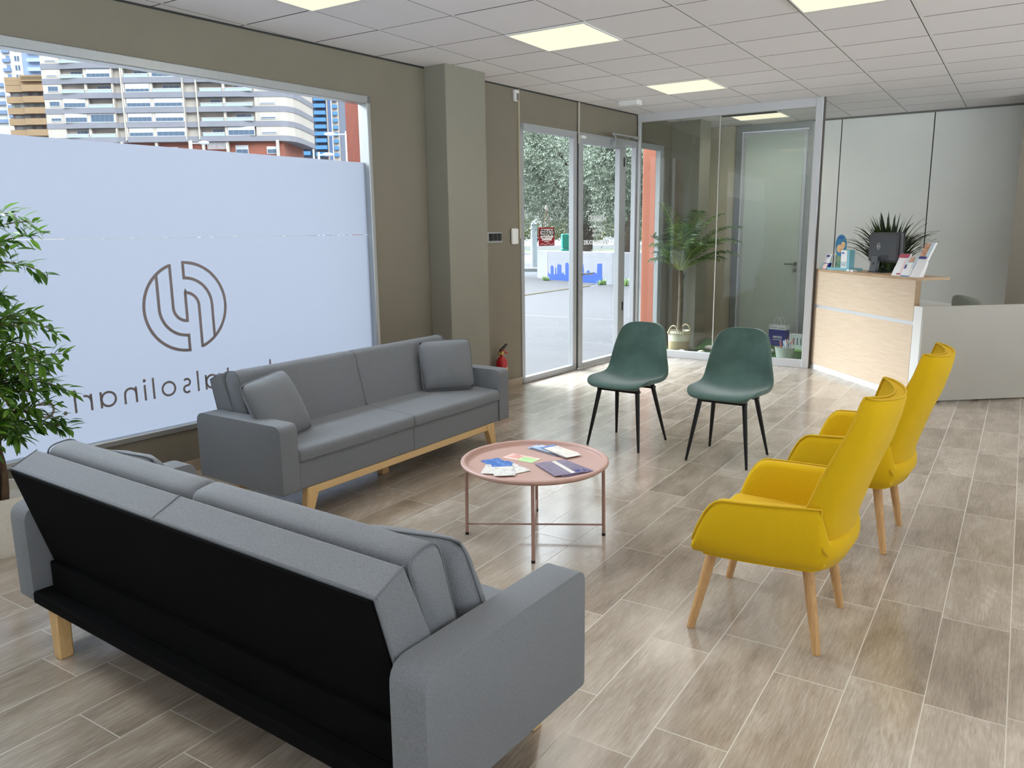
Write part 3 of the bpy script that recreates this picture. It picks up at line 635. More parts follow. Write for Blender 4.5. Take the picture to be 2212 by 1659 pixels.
def cushion_block(bm, x0, x1, prof, ex=0.012, nseg=10):
    """soft block: closed profile (y,z) swept in x with shrinking ends"""
    cyy = sum(p[0] for p in prof)/len(prof); czz = sum(p[1] for p in prof)/len(prof)
    rings = []
    xs = [(x0, 0.80), (x0+ex*0.35, 0.93), (x0+ex, 1.0)] + [(x0+ex+(x1-x0-2*ex)*k/nseg, 1.0) for k in range(1, nseg)] + [(x1-ex, 1.0), (x1-ex*0.35, 0.93), (x1, 0.80)]
    ymin, ymax = min(p[0] for p in prof), max(p[0] for p in prof); zmin, zmax = min(p[1] for p in prof), max(p[1] for p in prof)
    m = 0.5*min(ymax-ymin, zmax-zmin)
    for x, s in xs:
        k = (1-s)*m
        ring = []
        for y, z in prof:
            dy, dz = y-cyy, z-czz; L = math.hypot(dy, dz)
            ring.append(bm.verts.new((x, y-dy/L*k, z-dz/L*k)))
        rings.append(ring)
    n = len(prof)
    for A, B in zip(rings, rings[1:]):
        for j in range(n): bm.faces.new((A[j], A[(j+1) % n], B[(j+1) % n], B[j]))
    bm.faces.new(rings[0][::-1]); bm.faces.new(rings[-1])
def rounded_poly(pts, r, n=4):
    out = []; k = len(pts)
    for i in range(k):
        p, a, b = Vector(pts[i]), Vector(pts[i-1]), Vector(pts[(i+1) % k])
        rr_ = r[i] if isinstance(r, (list, tuple)) else r
        d1, d2 = (a-p), (b-p); rr_ = min(rr_, d1.length*0.45, d2.length*0.45); d1.normalize(); d2.normalize()
        s, e = p+d1*rr_, p+d2*rr_
        for t in range(n+1):
            u = t/n; out.append(tuple((1-u)**2*s+2*u*(1-u)*p+u*u*e))
    return out

def make_sofa(label, loc, rz):
    t = thing('sofa_bed', label, 'sofa', loc, rz, 'grey sofa beds around the coffee table')
    for sx_ in (-1, 1):
        a, b = sorted((sx_*0.9, sx_*1.012))
        prof = rounded_poly([(-0.34, 0.19), (0.345, 0.185), (0.345, 0.55), (-0.34, 0.55)], [0.015, 0.015, 0.045, 0.06], 6)
        bm = NB(); add_prism(bm, prof, 'x', a, b, 0.012, 3); ar = obj('armrest', bm, M_fab, t, True, auto=50)
        bm = NB()
        for xx in (a+0.006, b-0.006): add_tube(bm, [(xx, y, z) for y, z in rounded_poly([(-0.337, 0.195), (0.342, 0.19), (0.342, 0.547), (-0.337, 0.547)], [0.015, 0.015, 0.045, 0.06], 6)], 0.0022, 6, True)
        obj('seam', bm, M_seam, ar, True)
    bm = NB(); add_box(bm, (-0.898, -0.2, 0.185), (0.898, 0.335, 0.36), 0.012, 2); sb = obj('seat_base', bm, M_fab, t)
    bm = NB(); add_box(bm, (-0.002, 0.333, 0.19), (0.002, 0.3375, 0.35)); obj('seam', bm, M_seam, sb)
    bm = NB(); add_box(bm, (-0.898, -0.345, 0.19), (0.898, -0.19, 0.236), 0.006, 1); add_box(bm, (-0.86, -0.29, 0.235), (0.86, -0.195, 0.345), 0.004, 1); obj('rear_lining', bm, M_blk, t)
    bm = NB()
    prof = rounded_poly([(-0.10, 0.352), (0.352, 0.335), (0.355, 0.408), (-0.10, 0.432)], [0.01, 0.02, 0.045, 0.02], 5)
    for k in (-1, 1): cushion_block(bm, *sorted((k*0.0015, k*0.897)), prof, 0.02)
    sc = obj('seat_cushion', bm, M_fab, t, True, auto=60)
    for k in (-1, 1):
        bm = NB(); a, b = sorted((k*0.006, k*0.89)); add_tube(bm, [(a, 0.350, 0.344), (b, 0.350, 0.344)], 0.003, 6); obj('seam', bm, M_seam, sc, True)
    fr = [(-0.10, 0.345), (-0.255, 0.330), (-0.362, 0.708), (-0.268, 0.752)]
    bm = NB(); add_prism(bm, fr, 'x', -0.893, 0.893, 0.007, 2); bf = obj('backrest_frame', bm, M_fab, t)
    bm = NB(); q = [(-0.258, 0.338), (-0.3615, 0.702), (-0.368, 0.700), (-0.2645, 0.336)]; add_prism(bm, q, 'x', -0.885, 0.885); bl = obj('backrest_lining', bm, M_blk, t); bl['label'] = 'black cloth back of the sofa'
    bm = NB()
    for xx in (-0.892, 0.0, 0.892): add_tube(bm, [(xx, -0.360, 0.709), (xx, -0.269, 0.753)], 0.0022, 6)
    for xx in (-0.892, 0.892): add_tube(bm, [(xx, -0.257, 0.333), (xx, -0.361, 0.707)], 0.0025, 6)
    add_tube(bm, [(-0.892, -0.362, 0.709), (0.892, -0.362, 0.709)], 0.0025, 6)
    obj('seam', bm, M_seam, bf, True)
    prof = rounded_poly([(-0.150, 0.405), (-0.045, 0.415), (-0.137, 0.774), (-0.250, 0.758)], [0.02, 0.02, 0.045, 0.045], 6)
    bm = NB()
    for k in (-1, 1): cushion_block(bm, *sorted((k*0.0015, k*0.885)), prof, 0.022)
    bc = obj('back_cushion', bm, M_fab, t, True, auto=60)
    for xx in (-0.874, 0.874): bm = NB(); add_tube(bm, [(xx*1.006, y, z) for y, z in rounded_poly([(-0.150, 0.405), (-0.045, 0.415), (-0.137, 0.774), (-0.250, 0.758)], [0.02, 0.02, 0.045, 0.045], 6)], 0.003, 6, True); obj('seam', bm, M_seam, bc, True)
    bm = NB(); add_box(bm, (-0.80, 0.300, 0.142), (0.80, 0.330, 0.186), 0.004, 1); add_box(bm, (-0.80, -0.22, 0.165), (0.80, -0.18, 0.190), 0.003, 1); obj('wooden_rail', bm, M_beech, t)
    for k in (-1, 1):
        bm = NB(); add_prism(bm, [(k*0.755, 0.187), (k*0.845, 0.187), (k*0.868, 0.0), (k*0.828, 0.0)], 'y', 0.290, 0.335, 0.004, 1); obj('leg', bm, M_beechV, t)
        bm = NB(); add_prism(bm, [(k*0.755, 0.187), (k*0.815, 0.187), (k*0.812, 0.0), (k*0.768, 0.0)], 'y', -0.335, -0.285, 0.004, 1); obj('leg', bm, M_beechV, t)
    bm = NB(); add_box(bm, (-0.03, 0.04, 0.0), (0.03, 0.09, 0.186), 0.004, 1); obj('leg', bm, M_beechV, t)
    return t
sofa1 = make_sofa('grey fabric sofa bed facing into the room, in front of the frosted shop window', (-3.37, 3.61, 0), R(-91.5))
sofa2 = dup(sofa1, (-2.005, 1.60, 0), R(-2.95), 'nearest grey sofa bed, its black cloth back turned to the viewer')
def pillow(label, c, nrm, roll, wd, dp, th, seed):
    t = thing('throw_pillow', label, 'cushion', c, 0, 'grey throw pillows on the sofas')
    n = Vector(nrm).normalized(); up = Vector((0, 0, 1)); y = (up-n*up.dot(n)).normalized(); x = y.cross(n)
    mm = Matrix((x, y, n)).transposed().to_4x4() @ Matrix.Rotation(roll, 4, 'Z')
    bm, rim = puff(wd, dp, th, seed=seed); t.rotation_euler = mm.to_euler()
    obj('cover', bm, M_fab, t, True)
    bm = NB(); add_tube(bm, rim, 0.0035, 6, True); obj('piping', bm, M_seam, t, True)
pillow('grey throw pillow at the near left end of the window sofa', (-3.345, 2.835, 0.572), (0.90, 0.16, 0.42), R(5), 0.38, 0.37, 0.15, 3)
pillow('grey throw pillow at the far right end of the window sofa, beside the extinguisher', (-3.30, 4.29, 0.595), (0.80, -0.60, 0.30), R(0), 0.37, 0.35, 0.13, 4)
pillow('grey throw pillow at the window end of the nearest sofa, half hidden behind its back', (-2.70, 1.645, 0.545), (0.0, 0.9, 0.35), R(-3), 0.38, 0.38, 0.15, 5)
pillow('grey throw pillow leaning at the right arm of the nearest sofa', (-1.325, 1.560, 0.548), (-0.05, 0.94, 0.32), R(-5), 0.43, 0.37, 0.16, 6)

# ---- tray coffee table
TC = (-1.942, 3.213)
t = thing('coffee_table', 'round dusty pink metal tray coffee table on thin legs between sofas and chairs', 'coffee table', (*TC, 0))
bm = NB(); add_lathe(bm, [(0, 0.374), (0.318, 0.374), (0.332, 0.377), (0.338, 0.384), (0.340, 0.392), (0.346, 0.397), (0.358, 0.397), (0.364, 0.392), (0.364, 0.384), (0.352, 0.378), (0.345, 0.370), (0.335, 0.368), (0, 0.368)], 72); obj('tray', bm, M_pink, t, True, auto=35)
a0 = math.atan2(-0.17, -0.30)
for k in range(4):
    a = a0+k*PI/2; x, y = 0.343*math.cos(a), 0.343*math.sin(a)
    bm = NB(); add_tube(bm, [(x, y, 0.012), (x*0.985, y*0.985, 0.372)], 0.0085, 12); lg = obj('leg', bm, M_pinkD, t, True, auto=40)
    bm = NB(); add_tube(bm, [(x, y, 0.0), (x, y, 0.013)], 0.0095, 12); obj('foot_cap', bm, M_blackm, lg)
for k in range(2):
    a = a0+k*PI/2; d = (math.cos(a), math.sin(a))
    bm = NB(); z0 = 0.056+0.009*k; add_tube(bm, [(d[0]*s*0.341, d[1]*s*0.341, z0+0.0*(1-s*s)) for s in (-1, -.5, 0, .5, 1)], 0.0045, 10); obj('cross_bar', bm, M_pinkD, t, True)

def paper_mat(name, cols, scale, seed):
    if name in _M: return _M[name]
    m = bpy.data.materials.new(name); m.use_nodes = True; g = NG(m); b = m.node_tree.nodes['Principled BSDF']
    co = g.n('ShaderNodeTexCoord'); n = g.noise(g.xyz(seed, 0, 0) if False else co.outputs['Object'], scale, 3.0, 0.6)
    st = [(0.30+0.4*i/(len(cols)-1), lin(c)) for i, c in enumerate(cols)]
    g.t.links.new(g.ramp(n, *st), b.inputs['Base Color']); b.inputs['Roughness'].default_value = 0.35; _M[name] = m; return m
P_blue = paper_mat('blue_leaflet_print', [(38, 78, 158), (70, 120, 196), (150, 184, 226)], 18, 1); P_teeth = paper_mat('pale_photo_print', [(206, 202, 196), (232, 230, 226), (168, 166, 168)], 30, 2)
P_sky = paper_mat('sky_blue_print', [(120, 160, 224), (180, 204, 240), (226, 234, 246)], 10, 3); P_cream = paper_mat('cream_print', [(214, 208, 198), (230, 226, 218), (196, 188, 178)], 12, 4)
P_pink = paper_mat('pink_print', [(232, 190, 180), (238, 206, 196), (214, 150, 146)], 20, 5); P_green = paper_mat('green_print', [(150, 206, 120), (176, 224, 150), (196, 232, 176)], 20, 6)
P_purple = paper_mat('purple_print', [(98, 84, 112), (116, 102, 130), (134, 120, 144)], 26, 7); P_white = mat('white_paper', (236, 236, 238), 0.5); P_navy = mat('navy_print', (34, 44, 130), 0.45)
LG = 'leaflets lying on the pink table'
def leaflet(label, c, ang, wd, dp, z, patches, group=LG):
    """patches: list of (x0,y0,x1,y1,material) in 0..1 of the sheet"""
    t = thing('leaflet', label, 'leaflet', (c[0], c[1], z), ang, group)
    boxobj('sheet', (-wd/2, -dp/2, 0), (wd/2, dp/2, 0.0014), patches[0][4], t)
    if len(patches) > 1:
        for i, (x0, y0, x1, y1, m) in enumerate(patches[1:]):
            boxobj('print', (-wd/2+x0*wd, -dp/2+y0*dp, 0.0014), (-wd/2+x1*wd, -dp/2+y1*dp, 0.0017+0.0002*i), m, t)
TZ = 0.3745
def TP(px, py): return (px, py)
F1 = (0, 0, 1, 1)
# pink and green card
leaflet('pink and green leaflet lying alone in the middle of the pink table', (-2.04, 3.25), R(-3), 0.18, 0.092, TZ, [(*F1, P_pink), (0.5, 0, 1, 0.75, P_green), (0.15, 0.3, 0.45, 0.85, paper_mat('face_print', [(216, 150, 140), (226, 172, 160), (190, 120, 110)], 26, 8))])
# purple leaflets
M_lil = mat('lilac_lines', (150, 136, 158), 0.5)
pp = [(*F1, P_purple), (0.03, 0.56, 0.97, 0.70, P_cream), (0.80, 0.76, 0.93, 0.93, P_navy), (0.12, 0.06, 0.9, 0.085, M_lil), (0.10, 0.16, 0.95, 0.18, M_lil), (0.10, 0.26, 0.95, 0.28, M_lil), (0.10, 0.36, 0.95, 0.38, M_lil)]
leaflet('purple leaflet at the bottom of the fan nearest the right table edge', (-1.762, 3.215), R(-24), 0.225, 0.16, TZ, pp); leaflet('purple leaflet in the middle of the fan at the right of the table', (-1.772, 3.203), R(-28), 0.225, 0.16, TZ+0.0030, pp)
leaflet('topmost purple leaflet with a cream stripe at the right of the table', (-1.788, 3.188), R(-34), 0.225, 0.16, TZ+0.0060, pp)
# back stack
bs = [(*F1, P_sky), (0, 0.8, 1, 1, P_blue)]
leaflet('sky blue leaflet lowest in the stack at the far table edge', (-2.005, 3.455), R(-8), 0.21, 0.095, TZ, bs); leaflet('sky blue leaflet with a dark photo strip at the far table edge', (-1.985, 3.435), R(-16), 0.21, 0.095, TZ+0.0024, [(*F1, P_sky), (0.0, 0.0, 1.0, 0.2, mat('dark_photo', (60, 62, 78), 0.4))])
leaflet('blue leaflet under the cream one at the far table edge', (-1.94, 3.455), R(-20), 0.21, 0.095, TZ+0.0048, [(*F1, P_cream), (0, 0, 0.16, 1, P_blue)])
leaflet('topmost cream leaflet with dark edge at the far table edge', (-1.912, 3.432), R(-26), 0.21, 0.10, TZ+0.0072, [(*F1, P_cream), (0.0, 0.0, 1.0, 0.08, _M['dark_photo'])])
# left stack
ls = [(*F1, P_teeth), (0, 0.72, 1, 1, P_blue)]
leaflet('blue and white leaflet lowest in the pile at the left table edge', (-2.085, 3.105), R(62), 0.10, 0.19, TZ, [(*F1, P_blue), (0.1, 0.05, 0.9, 0.4, P_teeth)]); leaflet('blue leaflet fanned to the right in the pile at the left table edge', (-2.0, 3.085), R(66), 0.10, 0.20, TZ+0.0022, ls)
leaflet('blue and white leaflet fanned to the left in the pile at the left table edge', (-2.06, 3.035), R(24), 0.10, 0.20, TZ+0.0044, ls); leaflet('topmost blue and white leaflet with photo of teeth at the left of the table', (-2.005, 3.025), R(38), 0.10, 0.20, TZ+0.0066, ls)

# ---- green velvet chairs
def make_green(label, loc, rz):
    t = thing('dining_chair', label, 'chair', loc, rz, 'green velvet chairs facing the coffee table')
    # profile (y, z), front is -y; half width; side wrap
    prof = [(-0.235, 0.428, 0.165), (-0.238, 0.442, 0.19), (-0.215, 0.452, 0.215), (-0.14, 0.448, 0.236), (-0.05, 0.440, 0.244), (0.04, 0.437, 0.246), (0.11, 0.447, 0.244), (0.155, 0.478, 0.240), (0.18, 0.525, 0.232), (0.196, 0.58, 0.222), (0.212, 0.65, 0.209), (0.226, 0.72, 0.195), (0.238, 0.775, 0.180), (0.244, 0.805, 0.163), (0.248, 0.826, 0.138), (0.250, 0.838, 0.105), (0.251, 0.843, 0.060)]
    NU = 16; rows = []
    for i, (y, z, hw) in enumerate(prof):
        f = max(0, min(1, (z-0.44)/0.2)); row = []
        for j in range(NU+1):
            u = -1+2*j/NU; s = math.sin(u*PI/2*0.92)/math.sin(PI/2*0.92)
            wrap = (abs(s)*hw/0.235)**2.4
            yy = y-0.075*f*wrap*1.0; zz = z+(1-f)*0.034*wrap*(1 if y > -0.2 else 0.3)
            if i < 3: yy += 0.055*abs(u)**2.5*(3-i)/3
            row.append((s*hw, yy, zz))
        rows.append(row)
    bm = NB(); add_grid(bm, rows); sh = obj('seat_shell', bm, M_velv, t, True)
    md = sh.modifiers.new('thick', 'SOLIDIFY'); md.thickness = 0.030; md.offset = 0.0
    subsurf(sh, 2)
    for sx_, sy_, fx_, fy_ in ((-0.145, -0.13, -0.203, -0.208), (0.145, -0.13, 0.203, -0.208), (-0.14, 0.10, -0.203, 0.208), (0.14, 0.10, 0.203, 0.208)):
        bm = NB(); add_tube(bm, [(fx_, fy_, 0.0), (fx_+(sx_-fx_)*.5, fy_+(sy_-fy_)*.5, 0.21), (sx_, sy_, 0.425)], [0.0085, 0.0135, 0.0165], 14); obj('leg', bm, M_blackm, t, True, auto=40)
    for y0 in (-0.15, 0.08): boxobj('under_bar', (-0.16, y0, 0.395), (0.16, y0+0.04, 0.41), M_blackm, t)
    return t
g1 = make_green('green velvet chair with black legs, the left one nearer the entrance', (-2.284, 5.062, 0), R(-4.2))
g2 = dup(g1, (-1.547, 5.038, 0), R(-2.6), 'green velvet chair with black legs, the right one between its twin and the yellow armchairs')

# ---- mustard armchairs (front = +y)
def make_yellow(label, loc, rz):
    t = thing('armchair', label, 'armchair', loc, rz, 'mustard yellow armchairs')
    # plan path of the shell from front right round the rear to front left
    def plan(a):                                                     # a in -1..1
        s = abs(a); sg = 1 if a >= 0 else -1
        if s > 0.45:
            u = (s-0.45)/0.55; return (sg*(0.272+0.036*math.sin(u*PI*0.62)), -0.205+u*0.415)
        th = s/0.45*PI/2; e = 0.92
        return (sg*0.272*math.sin(th)**e, -0.205-0.095*math.cos(th)**e)
    def topz(a):
        x, y = plan(a)
        if y < -0.258: return 0.435+0.01*abs(a)
        if y < -0.228: return 0.435+(0.557-0.435)*min(1, (y+0.258)/0.03)
        if y < 0.10: return 0.557-0.014*((y+0.228)/0.328)
        q = (y-0.10)/0.11; return 0.543-0.165*q**2.2
    N = 72; rows = []
    for k in range(N+1):
        a = -1+2*k/N; x, y = plan(a); x2, y2 = plan(min(1, a+0.004)); x1, y1 = plan(max(-1, a-0.004))
        d = Vector((x2-x1, y2-y1)); d.normalize(); n = Vector((d.y, -d.x))
        if n.dot(Vector((x, y+0.05))) < 0: n = -n
        zt = topz(a); zb = 0.318; th = 0.055; ring = []
        hh = zt-zb
        for o_, z_ in ((-0.060, zb), (-0.018, zb+0.012), (0.0, zb+0.05 if hh > 0.09 else zb+0.03), (0.006, zb+hh*0.5), (0.004, zt-0.03), (-0.002, zt-0.008), (-0.012, zt), (-th+0.012, zt-0.002), (-th, zt-0.02), (-th, zb+hh*0.5), (-th-0.004, zb+0.02)):
            ring.append((x+n.x*o_, y+n.y*o_, z_))
        rows.append(ring)
    bm = NB(); V = add_grid(bm, rows, False, True)
    bm.faces.new(V[0]); bm.faces.new(V[-1][::-1])
    sh = obj('seat_shell', bm, M_yel, t, True, auto=65)
    bm = NB(); pts = []
    for k in range(N+1):
        a = -1+2*k/N; x, y = plan(a)
        if y > -0.230:
            x2, y2 = plan(min(1, a+0.004)); x1, y1 = plan(max(-1, a-0.004)); d = Vector((x2-x1, y2-y1)); d.normalize(); n = Vector((d.y, -d.x))
            if n.dot(Vector((x, y+0.05))) < 0: n = -n
            pts.append((a, (x-n.x*0.002, y-n.y*0.002, topz(a)+0.001)))
    for sg in (-1, 1):
        q = [p for a, p in pts if a*sg > 0]
        if sg > 0: q = q[::-1]
        q = list(q) + [(q[-1][0], q[-1][1]-0.006, 0.43), (q[-1][0]-sg*0.0, q[-1][1]-0.03, 0.395)]
        bm = NB(); add_tube(bm, q, 0.0042, 6); obj('piping', bm, M_yelP, sh, True)
    bm = NB(); ol = [(plan(-1+2*k/40)[0]*0.86, plan(-1+2*k/40)[1]*0.86) for k in range(41)]; add_prism(bm, ol, 'z', 0.312, 0.345); obj('seat_pan', bm, M_yel, t)
    bm = NB(); prof = rounded_poly([(-0.25, 0.335), (0.215, 0.335), (0.225, 0.395), (-0.25, 0.385)], [0.03, 0.03, 0.04, 0.03], 5); cushion_block(bm, -0.25, 0.25, prof, 0.035); obj('seat_cushion', bm, M_yel, t, True, auto=60)
    # backrest: curved tapering slab
    cv = [(-0.215, 0.385, 0.235, 0.075), (-0.222, 0.48, 0.25, 0.080), (-0.245, 0.56, 0.256, 0.080), (-0.280, 0.66, 0.250, 0.076), (-0.325, 0.76, 0.240, 0.068), (-0.362, 0.85, 0.226, 0.055), (-0.386, 0.912, 0.214, 0.042), (-0.392, 0.928, 0.208, 0.032)]
    rows = []; NU = 14
    for i, (y, z, hw, th) in enumerate(cv):
        ring = []
        for j in range(NU+1):
            u = -1+2*j/NU; ring.append((u*hw, y+0.062*abs(u)**2.2, z+(0.018*abs(u)**2 if i >= len(cv)-2 else 0)))
        for j in range(NU, -1, -1):
            u = -1+2*j/NU; e = 1-0.25*abs(u)**6
            ring.append((u*hw*(0.985), y-th*e+0.058*abs(u)**2.2, z+(0.012*abs(u)**2 if i >= len(cv)-2 else 0)))
        rows.append(ring)
    bm = NB(); V = add_grid(bm, rows, False, True); bm.faces.new(V[0][::-1]); bm.faces.new(V[-1])
    bk = obj('backrest', bm, M_yel, t, True, auto=55)
    bm = NB()
    edge = [(-hw*1.004, y+0.065, z+(0.018 if i >= len(cv)-2 else 0)) for i, (y, z, hw, th) in enumerate(cv)][1:]
    top = [(u*cv[-1][2], cv[-1][0]+0.003+0.062*abs(u)**2.2, cv[-1][1]+0.003+0.018*u*u) for u in [-1+2*j/12 for j in range(1, 12)]]
    add_tube(bm, edge+top+[(-x, y, z) for x, y, z in edge[::-1]], 0.0045, 6)
    rear = [(u*cv[-1][2]*0.985, cv[-1][0]-cv[-1][3]*(1-0.25*abs(u)**6)+0.058*abs(u)**2.2, cv[-1][1]+0.002+0.012*u*u) for u in [-1+2*j/14 for j in range(15)]]
    for sg in (-1, 1): rear_s = (sg*cv[-1][2]*0.99, cv[-1][0]+0.05, cv[-1][1]+0.018)
    add_tube(bm, [(-cv[-1][2], cv[-1][0]+0.062, cv[-1][1]+0.02)]+rear+[(cv[-1][2], cv[-1][0]+0.062, cv[-1][1]+0.02)], 0.0045, 6)
    obj('piping', bm, M_yelP, bk, True)
    for sx_, sy_, fx_, fy_ in ((-0.205, 0.155, -0.25, 0.222), (0.205, 0.155, 0.263, 0.235), (-0.18, -0.175, -0.213, -0.232), (0.18, -0.175, 0.213, -0.232)):
        bm = NB(); add_tube(bm, [(fx_, fy_, 0.0), (fx_+(sx_-fx_)*.5, fy_+(sy_-fy_)*.5, 0.165), (sx_, sy_, 0.335)], [0.0150, 0.0185, 0.0215], 16); obj('leg', bm, M_oakleg, t, True, auto=40)
    return t
y1 = make_yellow('mustard yellow armchair with wooden legs, the nearer of the two', (-0.727, 2.97, 0), PI/2+R(0))
y2 = dup(y1, (-0.652, 4.068, 0), PI/2-R(2), 'mustard yellow armchair with wooden legs, the farther one beside the reception desk')

# ================================================================== RECEPTION DESK
DL = (-1.84, 8.85, 0); DR = -0.8723
def dk(x, y, z=0.0): a = rot2(x, y, DR); return (DL[0]+a[0], DL[1]+a[1], z)
t = thing('reception_desk', 'white and pale oak reception desk at the back right of the room', 'reception desk', DL, DR)
boxobj('plinth', (0.0, 0.004, 0), (1.68, 0.029, 0.056), M_white, t)
bm = NB(); add_box(bm, (-0.005, 0.03, 0.0), (1.676, 0.048, 1.042)); add_box(bm, (-0.005, 0.048, 0.0), (1.676, 0.32, 0.72)); obj('carcass', bm, M_white, t)
for nm, z0, z1 in (('lower_front_panel', 0.058, 0.660), ('upper_front_panel', 0.692, 1.043)):
    o = boxobj(nm, (-0.015, 0.0, z0), (1.679, 0.03, z1), M_deskw, t); boxobj('edge_band', (1.679, 0.0, z0), (1.682, 0.032 if z0 < .5 else 0.048, z1), M_deske, o)
boxobj('metal_strip', (-0.01, 0.004, 0.660), (1.69, 0.029, 0.692), M_aluW, t)
o = boxobj('counter_top', (-0.02, -0.004, 1.043), (1.695, 0.30, 1.066), wood_material('oak_counter_top', (170, 140, 106), (192, 162, 128), 14.0, (0.4, 1, 6), 0.4), t)
boxobj('white_end_panel', (1.685, 0.0, 0.004), (1.80, 0.024, 0.826), M_white, t)
boxobj('side_panel', (1.796, 0.0, 0.016), (1.82, 1.75, 0.832), M_greyW, t)
boxobj('work_surface', (0.0, 0.30, 0.72), (1.796, 1.0, 0.745), M_white, t)
boxobj('side_work_surface', (1.2, 1.0, 0.72), (1.796, 1.75, 0.745), M_white, t)
bm = NB()
for y in (0.15, 1.6): add_tube(bm, [(1.808, y, 0), (1.808, y, 0.017)], 0.012, 10)
obj('foot', bm, M_blackm, t)

CT = 1.0662
# monitor seen from behind
t = thing('computer_monitor', 'black computer monitor seen from behind on the reception desk', 'monitor', dk(0.83, 0.17, CT), DR)
M_mon = mat('charcoal_plastic', (62, 62, 66), 0.45, noise=0.05, nscale=300); M_monD = mat('black_plastic', (18, 18, 20), 0.4)
bm = NB(); add_prism(bm, rounded_poly([(-0.05, 0.0), (0.05, 0.0), (0.07, 0.16), (0.07, 0.19), (-0.07, 0.19), (-0.07, 0.16)], 0.006, 2), 'z', 0, 0.008) if False else add_box(bm, (-0.12, -0.03, 0), (0.10, 0.15, 0.008), 0.003, 1); obj('foot_plate', bm, M_monD, t)
bm = NB(); add_prism(bm, [(-0.005, 0.006), (0.025, 0.006), (0.045, 0.15), (0.015, 0.15)], 'x', -0.14, -0.03, 0.003, 1); nk = obj('neck', bm, mat('dark_grey_plastic', (74, 76, 80), 0.4), t)
bm = NB(); add_tube(bm, [(-0.085, -0.004+0.008, 0.075), (-0.085, 0.014, 0.075)], 0.020, 16); obj('cable_hole', bm, M_monD, nk)
bm = NB(); add_box(bm, (-0.235, 0.05, 0.095), (0.255, 0.085, 0.375), 0.008, 2); add_box(bm, (-0.229, 0.030, 0.105), (0.238, 0.06, 0.365), 0.016, 2); hs = obj('housing', bm, M_mon, t)
boxobj('screen_bezel', (-0.237, 0.083, 0.093), (0.257, 0.094, 0.377), M_monD, t, 0.003, 1)
boxobj('port_recess', (-0.02, 0.0285, 0.118), (0.11, 0.033, 0.165), M_monD, t)
bm = NB(); M_sil = mat('silver_badge', (205, 206, 210), 0.35, 0.2)
Vv = [Vector((-0.055+0.0235*math.cos(a), 0.0285, 0.245+0.0285*math.sin(a))) for a in [k*PI/16 for k in range(32)]]; add_tube(bm, Vv, 0.0028, 6, True)
obj('badge_ring', bm, M_sil, hs)
text_obj('badge_lettering', 'DELL', 0.020, lambda x, y: (-0.055+x*0.78, 0.0285, 0.245+y), M_sil, hs, 0.0008)
bm = NB(); add_tube(bm, [(0.05, 0.03, 0.14), (0.05, 0.02, 0.07), (0.07, 0.03, 0.03), (0.03, 0.10, 0.01), (-0.02, 0.16, 0.012)], 0.0035, 6); add_ball(bm, (0.05, 0.018, 0.05), 0.010, 0.010, 0.016, 10, 6); obj('cable', bm, M_monD, t, True)

def holder(label, x, y, wd, ht, lean, yaw, front, patches, depth=0.045, body=None, cat='leaflet holder'):
    """leaflets leaning in a small stand; patches on the front sheet as (x0,z0,x1,z1,material) fractions"""
    t = thing('leaflet_holder', label, cat, dk(x, y, CT), DR+yaw, 'leaflet holders on the reception desk')
    body = body or P_white; s = lean
    bm = NB(); add_prism(bm, [(0.0, 0.0), (depth, 0.0), (depth+s*0.45*ht*0.6, 0.42*ht), (s*0.45*ht, 0.42*ht)], 'x', -wd/2-0.003, wd/2+0.003); obj('stand', bm, body, t)
    bm = NB(); add_prism(bm, [(0.004, 0.003), (0.022, 0.003), (0.022+s*ht, ht), (0.004+s*ht, ht)], 'x', -wd/2, wd/2); sh = obj('leaflet_stack', bm, front, t)
    bm = NB()
    for x0, q0, x1, q1, m in patches:
        b2 = NB(); dz = 0.0009
        P = [(-0.0015+s*q0*ht, q0*ht), (-0.0015+s*q1*ht, q1*ht), (0.003+s*q1*ht, q1*ht), (0.003+s*q0*ht, q0*ht)]
        add_prism(b2, P, 'x', -wd/2+x0*wd, -wd/2+x1*wd); obj('print', b2, m, t)
    bm.free(); return t
P_teal = mat('teal_card', (128, 190, 204), 0.5); P_red = mat('crimson_band', (178, 62, 88), 0.5); P_face = paper_mat('portrait_print', [(222, 178, 150), (196, 140, 112), (236, 208, 188)], 22, 11); P_pbl = mat('pale_blue_card', (206, 226, 236), 0.5)
holder('white leaflets in a navy stand at the left end of the reception desk', 0.075, 0.03, 0.105, 0.155, 0.36, R(8), P_white, [(0.0, 0.0, 0.25, 0.42, mat('aqua_band', (170, 224, 230), 0.5)), (0.25, 0.03, 0.9, 0.38, P_pink), (0.35, 0.82, 0.75, 0.93, P_navy)], body=P_navy)
holder('leaflets with a red top band, left of the three stands by the desk corner', 1.345, 0.03, 0.125, 0.19, 0.42, R(6), P_white, [(0.0, 0.82, 1.0, 1.0, P_red), (0.72, 0.12, 0.95, 0.72, mat('pale_pink_band', (236, 208, 206), 0.5)), (0.45, 0.05, 0.85, 0.12, P_red)])
holder('leaflets with a white oval picture, middle of the three stands by the desk corner', 1.475, 0.025, 0.105, 0.165, 0.40, R(6), P_pbl, [(0.25, 0.75, 0.85, 1.0, P_face), (0.35, 0.12, 0.85, 0.72, P_white), (0.05, 0.4, 0.22, 0.6, P_navy), (0.0, 0.0, 1.0, 0.06, mat('steel_blue_print', (110, 140, 190), 0.5))])
t = holder('tall tilted stand with a face photo and blue strip at the right desk corner', 1.60, 0.03, 0.105, 0.29, 0.50, R(6), P_white, [(0.0, 0.60, 0.58, 0.985, P_face), (0.62, 0.60, 1.0, 0.985, P_pbl), (0.0, 0.53, 0.8, 0.60, P_navy)], depth=0.05)
